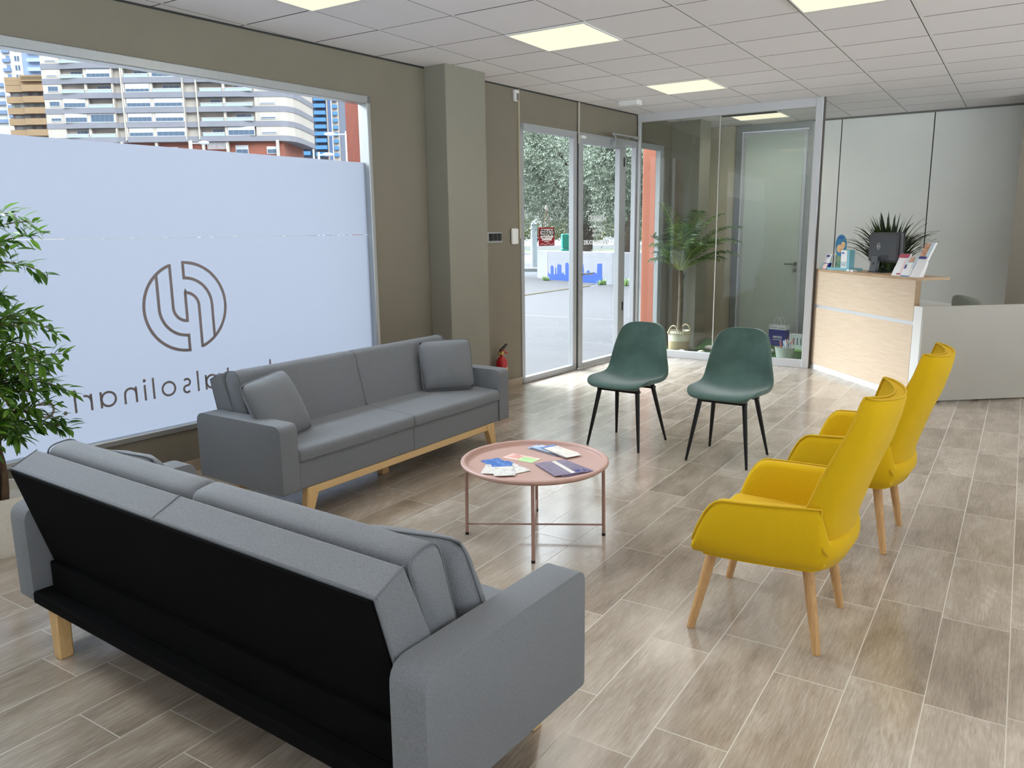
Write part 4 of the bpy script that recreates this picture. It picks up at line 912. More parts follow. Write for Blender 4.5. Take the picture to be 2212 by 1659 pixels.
# teal counter display with an oval header
t = thing('counter_display', 'teal cardboard counter display with an oval picture header on the reception desk', 'display stand', dk(0.30, 0.09, CT), DR+R(6))
boxobj('tray', (-0.18, -0.03, 0), (0.18, 0.13, 0.022), P_teal, t)
bm = NB(); add_prism(bm, [(-0.16, 0.022), (0.01, 0.022), (0.01, 0.16), (-0.16, 0.16)], 'y', 0.055, 0.06); bp_ = obj('back_card', bm, paper_mat('sea_print', [(60, 130, 140), (90, 150, 130), (190, 170, 110)], 26, 12), t)
bm = NB(); add_prism(bm, [(-0.078+0.088*math.cos(a), 0.245+0.11*math.sin(a)) for a in [k*PI/20 for k in range(40)]], 'y', 0.045, 0.052); hd = obj('oval_header', bm, mat('header_blue', (58, 130, 170), 0.4), t)
bm = NB(); add_prism(bm, [(-0.085+0.055*math.cos(a), 0.215+0.040*math.sin(a)) for a in [k*PI/12 for k in range(24)]], 'y', 0.043, 0.046); add_prism(bm, [(-0.035+0.032*math.cos(a), 0.250+0.036*math.sin(a)) for a in [k*PI/12 for k in range(24)]], 'y', 0.042, 0.045); obj('animal_print', bm, paper_mat('sandy_print', [(214, 160, 110), (238, 200, 150), (190, 120, 80)], 30, 13), hd)
bm = NB(); add_prism(bm, [(-0.078+0.035*math.cos(a), 0.325+0.012*math.sin(a)) for a in [k*PI/10 for k in range(20)]], 'y', 0.042, 0.046); obj('brand_patch', bm, mat('royal_blue_print', (48, 84, 170), 0.4), hd)
boxobj('leaflet_box', (0.02, -0.01, 0.022), (0.15, 0.05, 0.205), P_teal, t)
o = boxobj('leaflet', (0.022, -0.013, 0.024), (0.115, -0.008, 0.20), P_white, t); boxobj('print', (0.035, -0.0145, 0.165), (0.07, -0.0125, 0.18), mat('royal_blue_print', (48, 84, 170)), o); boxobj('print', (0.03, -0.0145, 0.04), (0.108, -0.0125, 0.085), paper_mat('seaweed_print', [(70, 120, 150), (220, 226, 230), (60, 80, 100)], 60, 14), o)
for k, (x, lb) in enumerate(((0.585, 'small white card box on the reception desk edge, left of a pair'), (0.655, 'small white card box on the reception desk edge, right of a pair by the monitor'))):
    o = boxobj('card_box', (-0.026, -0.012, 0), (0.026, 0.03, 0.019), P_white, None, 0.002, 1, dk(x, 0.02, CT), DR); tag(o, lb, 'card box')

# grey shell office chairs behind the desk
def office_chair(label, loc, rz):
    t = thing('office_chair', label, 'chair', loc, rz); m = mat('grey_green_shell', (140, 146, 136), 0.5)
    prof = [(-0.22, 0.45, 0.20), (-0.20, 0.47, 0.22), (0.0, 0.46, 0.235), (0.14, 0.48, 0.235), (0.19, 0.55, 0.23), (0.215, 0.66, 0.22), (0.235, 0.77, 0.215), (0.245, 0.845, 0.20)]
    rows = [[(-1+2*j/12 and (-1+2*j/12)*hw or 0.0, y-0.05*abs(-1+2*j/12)**2*min(1, max(0, (z-0.46)*5)), z+(0.03*(1-abs(-1+2*j/12)**2) if i == 7 else 0)+(0.03*abs(-1+2*j/12)**2 if i < 4 else 0)) for j in range(13)] for i, (y, z, hw) in enumerate(prof)]
    bm = NB(); add_grid(bm, rows); o = obj('seat_shell', bm, m, t, True); md = o.modifiers.new('thick', 'SOLIDIFY'); md.thickness = 0.025; subsurf(o, 1)
    bm = NB(); add_tube(bm, [(0, 0, 0.06), (0, 0, 0.45)], 0.025, 12); obj('column', bm, M_alu, t)
    for k in range(5):
        a = k*2*PI/5; bm = NB(); add_tube(bm, [(0, 0, 0.09), (0.26*math.cos(a), 0.26*math.sin(a), 0.055)], 0.018, 8); add_ball(bm, (0.26*math.cos(a), 0.26*math.sin(a), 0.028), 0.028, 0.028, 0.028, 10, 6); obj('base_arm', bm, M_blackm, t)
    return t
office_chair('grey shell chair whose back shows above the white desk side panel', (-0.27, 8.50, 0), R(128))

# strap-leaved plant behind the monitor
M_strap = leaf_mat('dark_strap_leaves', (22, 34, 18), (58, 78, 34), 0.15)
t = thing('potted_plant', 'dark green strap-leaved plant behind the monitor on the reception desk', 'plant', dk(0.40, 0.55, 0.745), 0)
bm = NB(); add_lathe(bm, [(0, 0), (0.085, 0), (0.11, 0.17), (0.10, 0.17), (0.09, 0.15), (0, 0.15)], 24); obj('pot', bm, mat('dark_pot', (52, 50, 48), 0.6), t, True, auto=40)
V, Fc = [], []; rnd = random.Random(5)
for k in range(210):
    az = rnd.uniform(0, 2*PI); el = rnd.uniform(0.12, 1.25)**0.9; L = rnd.uniform(0.50, 0.70); z0 = rnd.uniform(0.17, 0.34); b0 = len(V); wd = rnd.uniform(0.016, 0.025); sd = Vector((-math.sin(az), math.cos(az), 0))
    for i in range(9):
        u = i/8; a = el*(0.30+0.85*u); r_h = L*(u*math.sin(el*0.55)+0.22*u*u*math.sin(el)); zz = z0+L*u*math.cos(el*0.5)-0.30*L*u*u*u*math.sin(el)
        p = Vector((math.cos(az)*(0.02+r_h*0.85), math.sin(az)*(0.02+r_h*0.85), zz)); ww = wd*(1-u**2.2)*(0.6+0.6*min(1, u*4)); V += [tuple(p-sd*ww+Vector((0, 0, 0.003))), tuple(p), tuple(p+sd*ww+Vector((0, 0, 0.003)))]
    for i in range(8): q = b0+3*i; Fc += [(q, q+1, q+4, q+3), (q+1, q+2, q+5, q+4)]
raw('foliage', V, Fc, M_strap, t)
bm = NB()
for k in range(6): add_tube(bm, [(0.03*math.cos(k), 0.03*math.sin(k), 0.14), (0.025*math.cos(k+.4), 0.025*math.sin(k+.4), 0.36)], 0.008, 6)
obj('stem', bm, mat('dark_stem', (40, 42, 26), 0.8), t)

# ================================================================== DISPLAY CORNER BEHIND THE GLASS
M_turf = mat('artificial_turf', (62, 96, 58), 0.95, noise=0.35, nscale=160, bump=0.8, bscale=260, spec=0.1)
edge = [(-3.72, 8.885), (-1.90, 8.885), (-1.90, 10.59), (-2.75, 10.59), (-2.95, 10.2), (-3.2, 10.02), (-3.42, 10.0), (-3.43, 9.655), (-3.74, 9.62)]
bm = NB()
vs2 = [bm.verts.new((x, y, 0.0)) for x, y in edge]; f = bm.faces.new(vs2); bmesh.ops.triangulate(bm, faces=[f]); bmesh.ops.subdivide_edges(bm, edges=bm.edges[:], cuts=6, use_grid_fill=True)
for v in bm.verts:
    d2 = (v.co.x+3.34)**2+(v.co.y-9.86)**2*1.6; v.co.z = 0.013+0.11*math.exp(-d2/0.016)*1.0
o = obj('turf_mat', bm, M_turf, None, True); tag(o, 'dark green artificial turf mat on the floor behind the glass partition', 'turf mat')
def pebble(x, y, r, c, lb, k):
    bm = NB(); add_lathe_e(bm, (0, 0, r*0.38), r, r*0.72, r*0.42, 16, 8); o = obj('pebble', bm, mat('pebble_%d' % c[0], c, 0.7, noise=0.08, nscale=20), None, True, (x, y, 0.012), k*0.7); tag(o, lb, 'pebble', 'pebbles on the turf')
PG = [(-3.19, 9.53, .075, (206, 198, 184), 'largest pale pebble on the turf right of the palm basket'), (-3.39, 9.39, .06, (128, 134, 120), 'grey green pebble on the turf next to the palm basket'), (-3.19, 9.19, .055, (212, 204, 178), 'cream pebble on the turf right of the palm, nearest the glass joint'), (-3.40, 9.10, .06, (214, 218, 220), 'white pebble on the turf at the foot of the palm basket'),
      (-2.50, 9.62, .075, (196, 208, 190), 'pale pebble on the turf left of the white tub'), (-2.47, 9.24, .055, (206, 196, 168), 'cream pebble beside the right green chair back, rear of two'), (-2.42, 9.13, .06, (186, 176, 152), 'tan pebble beside the right green chair back, front of two'), (-1.985, 9.16, .05, (210, 212, 204), 'pale pebble at the partition post, rear of two'), (-1.985, 9.02, .05, (214, 214, 206), 'pale pebble at the partition post, front of two')]
for k, q in enumerate(PG): pebble(*q, k)

# palm in a basket
t = thing('potted_palm', 'artificial palm with ringed trunk in a cream and tan basket behind the glass', 'palm', (-3.53, 9.33, 0.013))
def basket_mat(name, a):
    m = bpy.data.materials.new(name); m.use_nodes = True; g = NG(m); b = m.node_tree.nodes['Principled BSDF']; co = g.n('ShaderNodeTexCoord')
    wv = g.n('ShaderNodeTexWave', wave_type='BANDS', bands_direction='Z'); g.t.links.new(co.outputs['Object'], wv.inputs['Vector']); wv.inputs['Scale'].default_value = 22; wv.inputs['Distortion'].default_value = 1.0
    g.t.links.new(g.ramp(wv.outputs['Fac'], (0.0, tuple(v*0.72 for v in lin(a))), (0.6, lin(a))), b.inputs['Base Color']); b.inputs['Roughness'].default_value = 0.9; return m
bm = NB(); add_lathe(bm, [(0, 0), (0.118, 0), (0.124, 0.01), (0.129, 0.125)], 32); bk_ = obj('basket', bm, basket_mat('tan_seagrass', (186, 162, 128)), t, True, auto=50)
bm = NB(); add_lathe(bm, [(0.129, 0.125), (0.132, 0.25), (0.126, 0.25), (0.122, 0.21), (0, 0.21)], 32); ob = obj('basket_band', bm, basket_mat('cream_rope', (222, 212, 192)), bk_, True, auto=50); ob['label'] = 'cream upper half of the basket'
bm = NB()
for k in range(30):
    a = k*2*PI/30; add_lathe_e(bm, (0.134*math.cos(a), 0.134*math.sin(a), 0.222), 0.010, 0.010, 0.012, 8, 5)
obj('pompom_trim', bm, mat('cream_trim', (214, 202, 176), 0.9), bk_, True)
for sg in (-1, 1):
    bm = NB(); add_tube(bm, [(sg*0.05*0+0.065*math.cos(a)+(-0.03 if sg < 0 else 0.045), sg*0.11, 0.20+0.115*math.sin(a)) for a in [PI*k/12 for k in range(13)]], 0.009, 8); obj('basket_handle', bm, mat('rope_handle', (196, 176, 146), 0.9), bk_, True)
bm = NB(); pts, rads = [], []
for k in range(45):
    u = k/44; pts.append((0.012*math.sin(u*3), 0.0, 0.15+u*0.86)); rads.append((0.036-0.010*u)*(1.06 if k % 2 else 0.96))
add_tube(bm, pts, rads, 14); obj('trunk', bm, mat('palm_trunk', (92, 80, 66), 0.9, noise=0.2, nscale=20), t, True)
M_frond = leaf_mat('palm_leaflets', (38, 64, 30), (98, 126, 58), 0.25); M_rach = mat('palm_stalk', (128, 146, 72), 0.6)
def frond(az, el, L, droop, seed):
    rnd = random.Random(seed); pts = []; n = 12
    for i in range(n+1):
        u = i/n; e = el-droop*u*u*1.0
        if i == 0: p = Vector((0.010*math.cos(az), 0.010*math.sin(az), 0.98))
        else: p = pts[-1]+Vector((math.cos(az)*math.cos(e), math.sin(az)*math.cos(e), math.sin(e)))*L/n
        pts.append(p)
    def inside(p):                                                   # leaflets bend where they meet the glass, wall and pillar
        x, y, z = p; x = max(x, -0.30); y = max(y, -0.44)
        if y > 0.30 and x < 0.13: y = 0.30
        return (x, y, z)
    pts = [Vector(inside(p)) for p in pts]
    bm = NB(); add_tube(bm, pts, [0.009-0.007*i/n for i in range(n+1)], 6); fr_ = obj('frond', bm, M_rach, t, True)
    V, Fc = [], []; side = Vector((-math.sin(az), math.cos(az), 0))
    for k in range(25):
        u = 0.24+0.76*k/25; i = min(n-1, int(u*n)); f = u*n-i; p = pts[i].lerp(pts[i+1], f); d = (pts[i+1]-pts[i]).normalized()
        ll = 0.28*math.sin(PI*(0.15+0.8*(u-0.24)/0.76))**0.7*rnd.uniform(0.85, 1.1)
        for sg in (-1, 1):
            nrm = side.cross(d).normalized(); dr = (side*sg*0.78+d*0.55+nrm*(-0.25 if nrm.z > 0 else 0.25)*(-1)).normalized(); b0 = len(V); wv = d*0.0085
            m1 = p+dr*ll*0.5+Vector((0, 0, -0.01)); e1 = p+dr*ll+Vector((0, 0, -0.30*ll-rnd.uniform(0, .03)))
            V += [tuple(p-wv*.5), tuple(p+wv*.5), tuple(m1+wv), tuple(m1-wv), tuple(e1)]; Fc += [(b0, b0+1, b0+2, b0+3), (b0+3, b0+2, b0+4)]
    raw('leaflets', [inside(v) for v in V], Fc, M_frond, fr_)
FR = [(170, 82, .88, .5), (205, 66, .62, .95), (150, 60, .52, 1.3), (180, 52, .46, 1.2), (232, 64, .54, 1.2), (262, 62, .54, 1.1), (295, 58, .58, 1.2), (322, 50, .76, 1.15), (345, 46, .88, 1.0), (5, 60, .92, 1.1), (30, 72, .86, .8), (55, 54, .74, 1.1), (75, 78, .84, .7), (110, 68, .74, .9), (345, 30, .58, .7), (212, 36, .42, .8), (15, 36, .70, .9), (290, 76, .70, .9)]
for k, (az, el, L, dr) in enumerate(FR): frond(R(az), R(el), L, dr, k)
bm = NB(); add_prism(bm, [(0.0, 0.80), (0.03, 0.84), (0.075, 0.98), (0.035, 0.92), (0.012, 0.88)], 'y', -0.003, 0.003); obj('bract', bm, mat('dry_bract', (62, 66, 48), 0.8), t)

# gift bag
t = thing('paper_bag', 'dark blue and white paper gift bag on the turf behind the glass', 'bag', (-2.565, 10.33, 0.013), R(-14)); M_bagb = mat('cobalt_bag', (44, 48, 140), 0.5)
bm = NB(); add_box(bm, (-0.115, -0.05, 0), (0.115, 0.05, 0.205)); bb = obj('bag_body', bm, M_bagb, t)
bm = NB(); add_box(bm, (-0.115, -0.05, 0.205), (0.115, -0.047, 0.262)); add_box(bm, (-0.115, 0.047, 0.205), (0.115, 0.05, 0.262)); add_box(bm, (0.112, -0.047, 0.205), (0.115, 0.047, 0.262)); add_box(bm, (-0.115, -0.047, 0.205), (-0.112, 0.047, 0.262)); obj('top_band', bm, P_white, t)
text_obj('lettering', 'sento', 0.055, lambda x, y: (0.008+x, -0.0508, 0.115+y), P_white, bb, 0.0012); bm = NB(); add_box(bm, (-0.055, -0.051, 0.075), (0.07, -0.0502, 0.081)); obj('small_print', bm, P_white, bb)
bm = NB(); add_box(bm, (-0.10, -0.0512, 0.235), (-0.085, -0.0502, 0.245)); add_box(bm, (-0.075, -0.0512, 0.228), (0.0, -0.0502, 0.233)); add_box(bm, (0.02, -0.0512, 0.226), (0.10, -0.0502, 0.231)); obj('small_print', bm, M_navy if False else mat('grey_print', (96, 100, 104)), t)
for sg in (-1, 1):
    bm = NB(); add_tube(bm, [(0.055*math.cos(a), sg*0.046, 0.25+0.11*math.sin(a)) for a in [PI*k/12 for k in range(13)]], 0.0035, 6); obj('handle', bm, P_white, t, True)
# toothbrush picture frame
t = thing('sample_frame', 'white framed panel of small brushes on a green base, behind the white tub', 'display frame', (-2.115, 9.93, 0.013), R(-8))
bm = NB(); add_box(bm, (-0.215, -0.012, 0.02), (0.215, 0.012, 0.20)); sfb = obj('panel', bm, mat('pale_panel', (214, 226, 222), 0.4), t)
bm = NB()
for b_ in ((-0.225, -0.016, 0.02, -0.207, 0.016, 0.21), (0.207, -0.016, 0.02, 0.225, 0.016, 0.21), (-0.225, -0.016, 0.195, 0.225, 0.016, 0.21)): add_box(bm, b_[:3], b_[3:])
obj('frame', bm, M_white, t); boxobj('base', (-0.225, -0.04, 0.0), (0.225, 0.03, 0.022), mat('lime_base', (150, 190, 110), 0.5), t)
for k in range(9):
    o = boxobj('brush', (-0.175+k*0.042, -0.0165, 0.075), (-0.165+k*0.042, -0.011, 0.16), [mat('brush_%d' % i, c, 0.4) for i, c in enumerate(((170, 80, 90), (70, 70, 110), (120, 130, 130), (90, 150, 110), (200, 130, 120), (50, 80, 150), (90, 160, 200), (40, 50, 80), (60, 70, 90)))][k], t)
# white tub of brushes
t = thing('oval_tub', 'white oval tub filled with wrapped brushes on the turf by the partition', 'tub', (-2.235, 9.30, 0.013))
bm = NB(); add_lathe(bm, [(0, 0), (0.088, 0), (0.112, 0.125), (0.117, 0.13), (0.107, 0.13), (0.086, 0.012), (0, 0.012)], 36, (0, 0), 1.0, 0.72); obj('tub', bm, mat('mint_white_enamel', (226, 234, 226), 0.35), t, True, auto=40)
rnd = random.Random(4)
for k in range(12):
    a = rnd.uniform(0, 2*PI); r0 = 0.07*math.sqrt(rnd.random()); x, y = r0*math.cos(a), r0*math.sin(a)*0.6; L = rnd.uniform(0.14, 0.20) if k < 8 else 0.135; lx = rnd.uniform(-0.3, 0.5); b = NB()
    m_ = [mat('wrap_white', (228, 228, 230), 0.3), mat('wrap_pink', (206, 150, 146), 0.35), mat('wrap_blue', (178, 204, 224), 0.3), mat('wrap_red', (170, 96, 92), 0.35)][k % 4]
    add_tube(b, [(x*0.7, y*0.7, 0.02), (x+lx*0.09*0.5, y, 0.02+L*0.55), (x+lx*0.12, y, 0.03+L)], [0.006, 0.009, 0.007], 6); o = obj('wrapped_brush', b, m_, None, True, (-2.235, 9.30, 0.02)); tag(o, 'narrow wrapped brush standing in the white oval tub behind the glass', 'brush', 'wrapped brushes in the white tub')

# ================================================================== FICUS BY THE WINDOW
t = thing('ficus_tree', 'small artificial ficus with bright green leaves in a woven white pot, by the shop window', 'indoor tree', (-4.10, 1.75, 0))
bm = NB(); prof = [(0, 0), (0.175, 0)] + [(0.18+0.02*math.sin(k/16*PI*0.8)+(0.0025 if k % 2 else 0), 0.01+k*0.0175) for k in range(17)] + [(0.175, 0.285), (0.165, 0.24), (0, 0.24)]
add_lathe(bm, prof, 40); obj('pot', bm, mat('woven_white_pot', (214, 208, 196), 0.9, noise=0.1, nscale=60, stretch=(1, 1, 6)), t, True, auto=60)
bm = NB(); rnd = random.Random(11)
for k in range(3):
    add_tube(bm, [(0.022*math.cos(k*2.1+i*0.55), 0.022*math.sin(k*2.1+i*0.55), 0.22+i*0.07) for i in range(10)], [0.019-0.0008*i for i in range(10)], 8)
obj('trunk', bm, mat('ficus_bark', (96, 74, 56), 0.9, noise=0.25, nscale=30), t, True)
M_fic = leaf_mat('ficus_leaves', (50, 92, 26), (122, 164, 58), 0.4, 0.35)
V, Fc = [], []; bmB = NB()
def leaf(p, d, nrm, L, wd):
    d = d.normalized(); s = d.cross(nrm).normalized(); nn = s.cross(d); b0 = len(V)
    prof = [(0, 0.05), (0.25, 0.8), (0.5, 1.0), (0.75, 0.6), (1.0, 0.0)]
    for u, q in prof:
        c = p+d*L*u-nn*0.18*L*u*u; V.extend([tuple(c+s*wd*q*0.5+nn*0.12*wd*q), tuple(c), tuple(c-s*wd*q*0.5+nn*0.12*wd*q)])
    for i in range(4): q = b0+3*i; Fc.extend([(q, q+1, q+4, q+3), (q+1, q+2, q+5, q+4)])
BR = []
for k in range(30):
    lvl = k/29; z0 = 0.50+lvl*1.05; az = k*2.4+rnd.uniform(-.4, .4)
    if 0.62 < lvl < 0.74: L = rnd.uniform(0.12, 0.2)
    else: L = rnd.uniform(0.24, 0.40)*(1.0 if lvl < 0.7 else 0.85)
    BR.append((z0, az, L))
for k in range(44): BR.append((rnd.choice([0.55, 0.6, 0.66, 0.72, 0.8, 0.9, 1.0, 1.05, 1.3, 1.38, 1.46]), rnd.uniform(-1.2, 1.2), rnd.uniform(0.26, 0.36)))
for z0, az, L in BR:
    el = rnd.uniform(0.15, 0.8); pts = [Vector((0, 0, z0))]
    for i in range(8):
        e = el-0.9*(i/8)**1.3; pts.append(pts[-1]+Vector((math.cos(az)*math.cos(e), math.sin(az)*math.cos(e), math.sin(e)))*L/8)
    add_tube(bmB, pts, [0.006-0.0005*i for i in range(9)], 5)
    for i in range(2, 9):
        for q in range(5):
            d = (pts[i]-pts[i-1]).normalized(); a2 = rnd.uniform(0, 2*PI); o1 = d.orthogonal().normalized(); o2 = d.cross(o1)
            dd = d*0.75+(o1*math.cos(a2)+o2*math.sin(a2))*0.9+Vector((0, 0, -0.25)); p = pts[i]+Vector((rnd.uniform(-.02, .02), rnd.uniform(-.02, .02), rnd.uniform(-.02, .02)))
            leaf(p, dd, Vector((rnd.uniform(-.5, .5), rnd.uniform(-.5, .5), 1)), rnd.uniform(0.052, 0.085), rnd.uniform(0.019, 0.027))
bmT = bmB; add_tube(bmT, [(0.0, 0, 0.8), (0.02, 0.01, 1.1), (0.0, 0.0, 1.35), (0.01, 0, 1.6)], [0.014, 0.011, 0.008, 0.004], 6)
obj('branches', bmB, mat('ficus_twig', (110, 86, 60), 0.9), t, True)
raw('foliage', V, Fc, M_fic, t)

# ================================================================== OUTSIDE
GZ = -0.03
bm = NB(); add_box(bm, (-420, -200, GZ-0.3), (60, 420, GZ-0.012)); struct('street_ground', bm, mat('street_asphalt', (80, 81, 85), 0.9, noise=0.06, nscale=0.6))
bm = NB(); add_box(bm, (5.2, -40, GZ-0.05), (40, 40, GZ)); add_box(bm, (-4, -40, GZ-0.05), (5.2, -3.8, GZ)); struct('added_bounce_ground', bm, mat('pale_bounce_surface', (226, 225, 222), 0.9, noise=0.04, nscale=1.5))  # unseen pale ground added to bounce daylight up to the ceiling
M_pav = brick_like('plaza_paving', (63, 61, 63), (67, 65, 67), (56, 54, 54), 0.6, 0.4, 0.006, 0.5)
bm = NB(); add_prism(bm, [wp(-0.12, -20), wp(-7.5, -20), wp(-7.0, 13.0), (-10.05, 16.2), (-10.10, 18.7), (-9.9, 20.3), (-4.0, 20.3), (-1.0, 11.0), wp(0.2, 8.05), wp(-0.12, 8.0)], 'z', GZ-0.012, GZ); struct('plaza_paving', bm, M_pav)
bm = NB(); add_prism(bm, [wp(-6.9, 13.1), (-10.05, 16.2), (-10.1, 18.7), (-10.35, 20.6), (-13.6, 22.6), (-22, 28), (-24, 22), (-14, 10)], 'z', GZ-0.011, GZ-0.002); struct('side_pavement', bm, mat('grey_tarmac', (64, 62, 63), 0.9, noise=0.08, nscale=2))
bm = NB(); add_tube(bm, [(-10.9, 15.1, GZ-0.015), (-10.03, 16.2, GZ-0.015), (-10.08, 18.0, GZ-0.015), (-10.05, 19.6, GZ-0.015)], 0.05, 6); struct('kerb_strip', bm, mat('yellowish_kerb', (84, 76, 60), 0.9))
bm = NB(); add_box(bm, (-7.72, 12.36, GZ), (-5.4, 12.40, GZ+0.002)); struct('paving_joint', bm, mat('dark_joint', (110, 108, 110), 0.9))
M_kerbw = mat('pale_kerb', (150, 150, 152), 0.9)
fh = Vector((-0.5414, 0.8408, 0)); rh = Vector((0.8408, 0.5414, 0))
def fr(t, d, z=0.0): p = rh*t+fh*d; return (p.x, p.y, z)
for d0, d1, m, nm, zz in ((30.5, 31.2, M_kerbw, 'kerb_strip', 0.08), (52, 53, M_kerbw, 'kerb_strip', 0.10), (53, 62, mat('verge_grass', (58, 66, 42), 0.95, noise=0.2, nscale=1.2), 'lawn', 0.06), (62, 64, M_kerbw, 'kerb_strip', 0.35)):
    bm = NB(); add_prism(bm, [fr(-30, d0)[:2], fr(60, d0)[:2], fr(60, d1)[:2], fr(-30, d1)[:2]], 'z', GZ-0.02, zz); struct(nm, bm, m)
# hedges along the far road
M_hedge = leaf_mat('hedge_leaves', (82, 92, 52), (140, 144, 92), 0.1); rnd = random.Random(21)
def scatter_leaves(n, fn, L, wd, seed):
    r = random.Random(seed); V, Fc = [], []
    for _ in range(n):
        p, out = fn(r); d = (out+Vector((r.uniform(-1, 1), r.uniform(-1, 1), r.uniform(-1, 1)))*0.9).normalized(); s = d.cross(Vector((r.uniform(-1, 1), r.uniform(-1, 1), r.uniform(-1, 1)))).normalized(); l = L*r.uniform(.6, 1.3); b0 = len(V)
        V += [tuple(p), tuple(p+d*l*0.5+s*wd), tuple(p+d*l), tuple(p+d*l*0.5-s*wd)]; Fc.append((b0, b0+1, b0+2, b0+3))
    return V, Fc
def hedge_fn(r):
    q = r.uniform(0, 1); t = -12+q*46; top = 2.1+0.5*math.sin(t*1.7)+0.3*math.sin(t*4.1); z = r.uniform(0.2, 1)**0.7*top; d = 66+r.uniform(-1, 1.5); return Vector(fr(t, d, z)), Vector((-fh.x, -fh.y, .5))
V, Fc = scatter_leaves(24000, hedge_fn, 0.26, 0.09, 1); o = raw('hedge', V, Fc, M_hedge); tag(o, 'long yellow green hedge on the far side of the road outside', 'hedge')

# white planter wall with the painted blue skyline
WLp = Vector((-12.65, 21.80, 0)); WD = Vector((0.91624, -0.40062, 0)); wrot = math.atan2(WD.y, WD.x)
t = thing('planter_wall', 'low white planter wall with a blue city skyline painted on it, outside the entrance', 'planter wall', WLp, wrot)
M_stuc = mat('white_stucco', (128, 128, 132), 0.9, noise=0.05, nscale=2.5, bump=0.3, bscale=20)
bm = NB(); add_prism(bm, [(0, 0), (3.1, 0), (4.1, 0.35), (7.6, 0.9), (7.6, 1.2), (4.0, 0.62), (3.05, 0.25), (0.12, 0.25), (-1.2, 0.80), (-1.33, 0.55)], 'z', GZ-0.02, 0.87, 0.015, 2); obj('wall', bm, M_stuc, t)
sk = [(0.0, -0.02), (0.01, 0.06), (0.04, 0.22), (0.1, 0.15), (0.17, 0.15), (0.17, 0.38), (0.21, 0.42), (0.25, 0.43), (0.30, 0.40), (0.32, 0.37), (0.325, 0.15), (0.4, 0.16), (0.405, 0.36), (0.45, 0.36), (0.46, 0.16), (0.51, 0.19), (0.515, 0.44), (0.545, 0.44), (0.55, 0.48), (0.59, 0.49), (0.60, 0.46), (0.72, 0.46), (0.73, 0.2), (0.83, 0.23), (0.84, 0.18), (0.92, 0.15), (0.925, 0.48), (0.97, 0.53), (1.05, 0.53), (1.1, 0.47), (1.11, 0.3), (1.21, 0.28), (1.32, 0.28), (1.33, 0.31), (1.56, 0.32), (1.58, 0.46), (1.66, 0.50), (1.70, 0.56), (1.76, 0.55), (1.8, 0.48), (1.84, 0.24), (1.95, 0.26), (1.96, 0.31), (1.99, 0.31), (2.0, 0.34), (2.06, 0.34), (2.07, 0.31), (2.11, 0.30), (2.12, 0.19), (2.17, 0.20), (2.22, 0.28), (2.30, 0.29), (2.38, 0.27), (2.43, 0.23), (2.44, 0.50), (2.47, 0.54), (2.65, 0.545), (2.66, 0.2), (2.68, 0.13), (2.69, -0.03)]
bm = NB(); add_prism(bm, sk, 'y', -0.004, 0.001)
o = obj('skyline_mural', bm, mat('mural_blue', (18, 62, 140), 0.7), t); o['label'] = 'bright blue painted city skyline'
for x, c in ((1.015, 0.25), (1.14, 0.2), (1.83, 0.22)):
    pass
bm = NB(); add_box(bm, (-0.03, -0.006, 0.0), (0.0, 0.0, 0.86)); obj('corner_joint', bm, mat('grey_crack', (150, 150, 152), 0.9), t)
def tuft(x, y, s, lb, seed):
    r = random.Random(seed); V, Fc = [], []
    for k in range(70):
        a = r.uniform(0, 2*PI); e = r.uniform(0.3, 1.4); L = s*r.uniform(.5, 1); d = Vector((math.cos(a)*math.cos(e), math.sin(a)*math.cos(e), math.sin(e))); sd = Vector((-math.sin(a), math.cos(a), 0))*0.018; b0 = len(V); p = Vector((r.uniform(-.5, .5)*s, r.uniform(-.3, .3)*s, 0))
        V += [tuple(p-sd*.5), tuple(p+sd*.5), tuple(p+d*L*.6+sd), tuple(p+d*L), tuple(p+d*L*.6-sd)]; Fc.append((b0, b0+1, b0+2, b0+3, b0+4))
    o = raw('weed', V, Fc, leaf_mat('weed_leaves', (92, 120, 70), (140, 164, 108), 0.3)); o.location = (x, y, GZ); tag(o, lb, 'weed', 'weeds along the planter wall')
def wx(s, off): p = WLp+WD*s+Vector((WD.y, -WD.x, 0))*off; return p.x, p.y
tuft(*wx(0.33, 0.3), 0.18, 'dry weed in front of the left end of the painted skyline', 1); tuft(*wx(3.05, 0.34), 0.22, 'green weed at the wall foot right of the painted skyline', 2); tuft(*wx(3.75, 0.15), 0.26, 'widest green weed at the wall foot, seen through the narrow side pane', 3)

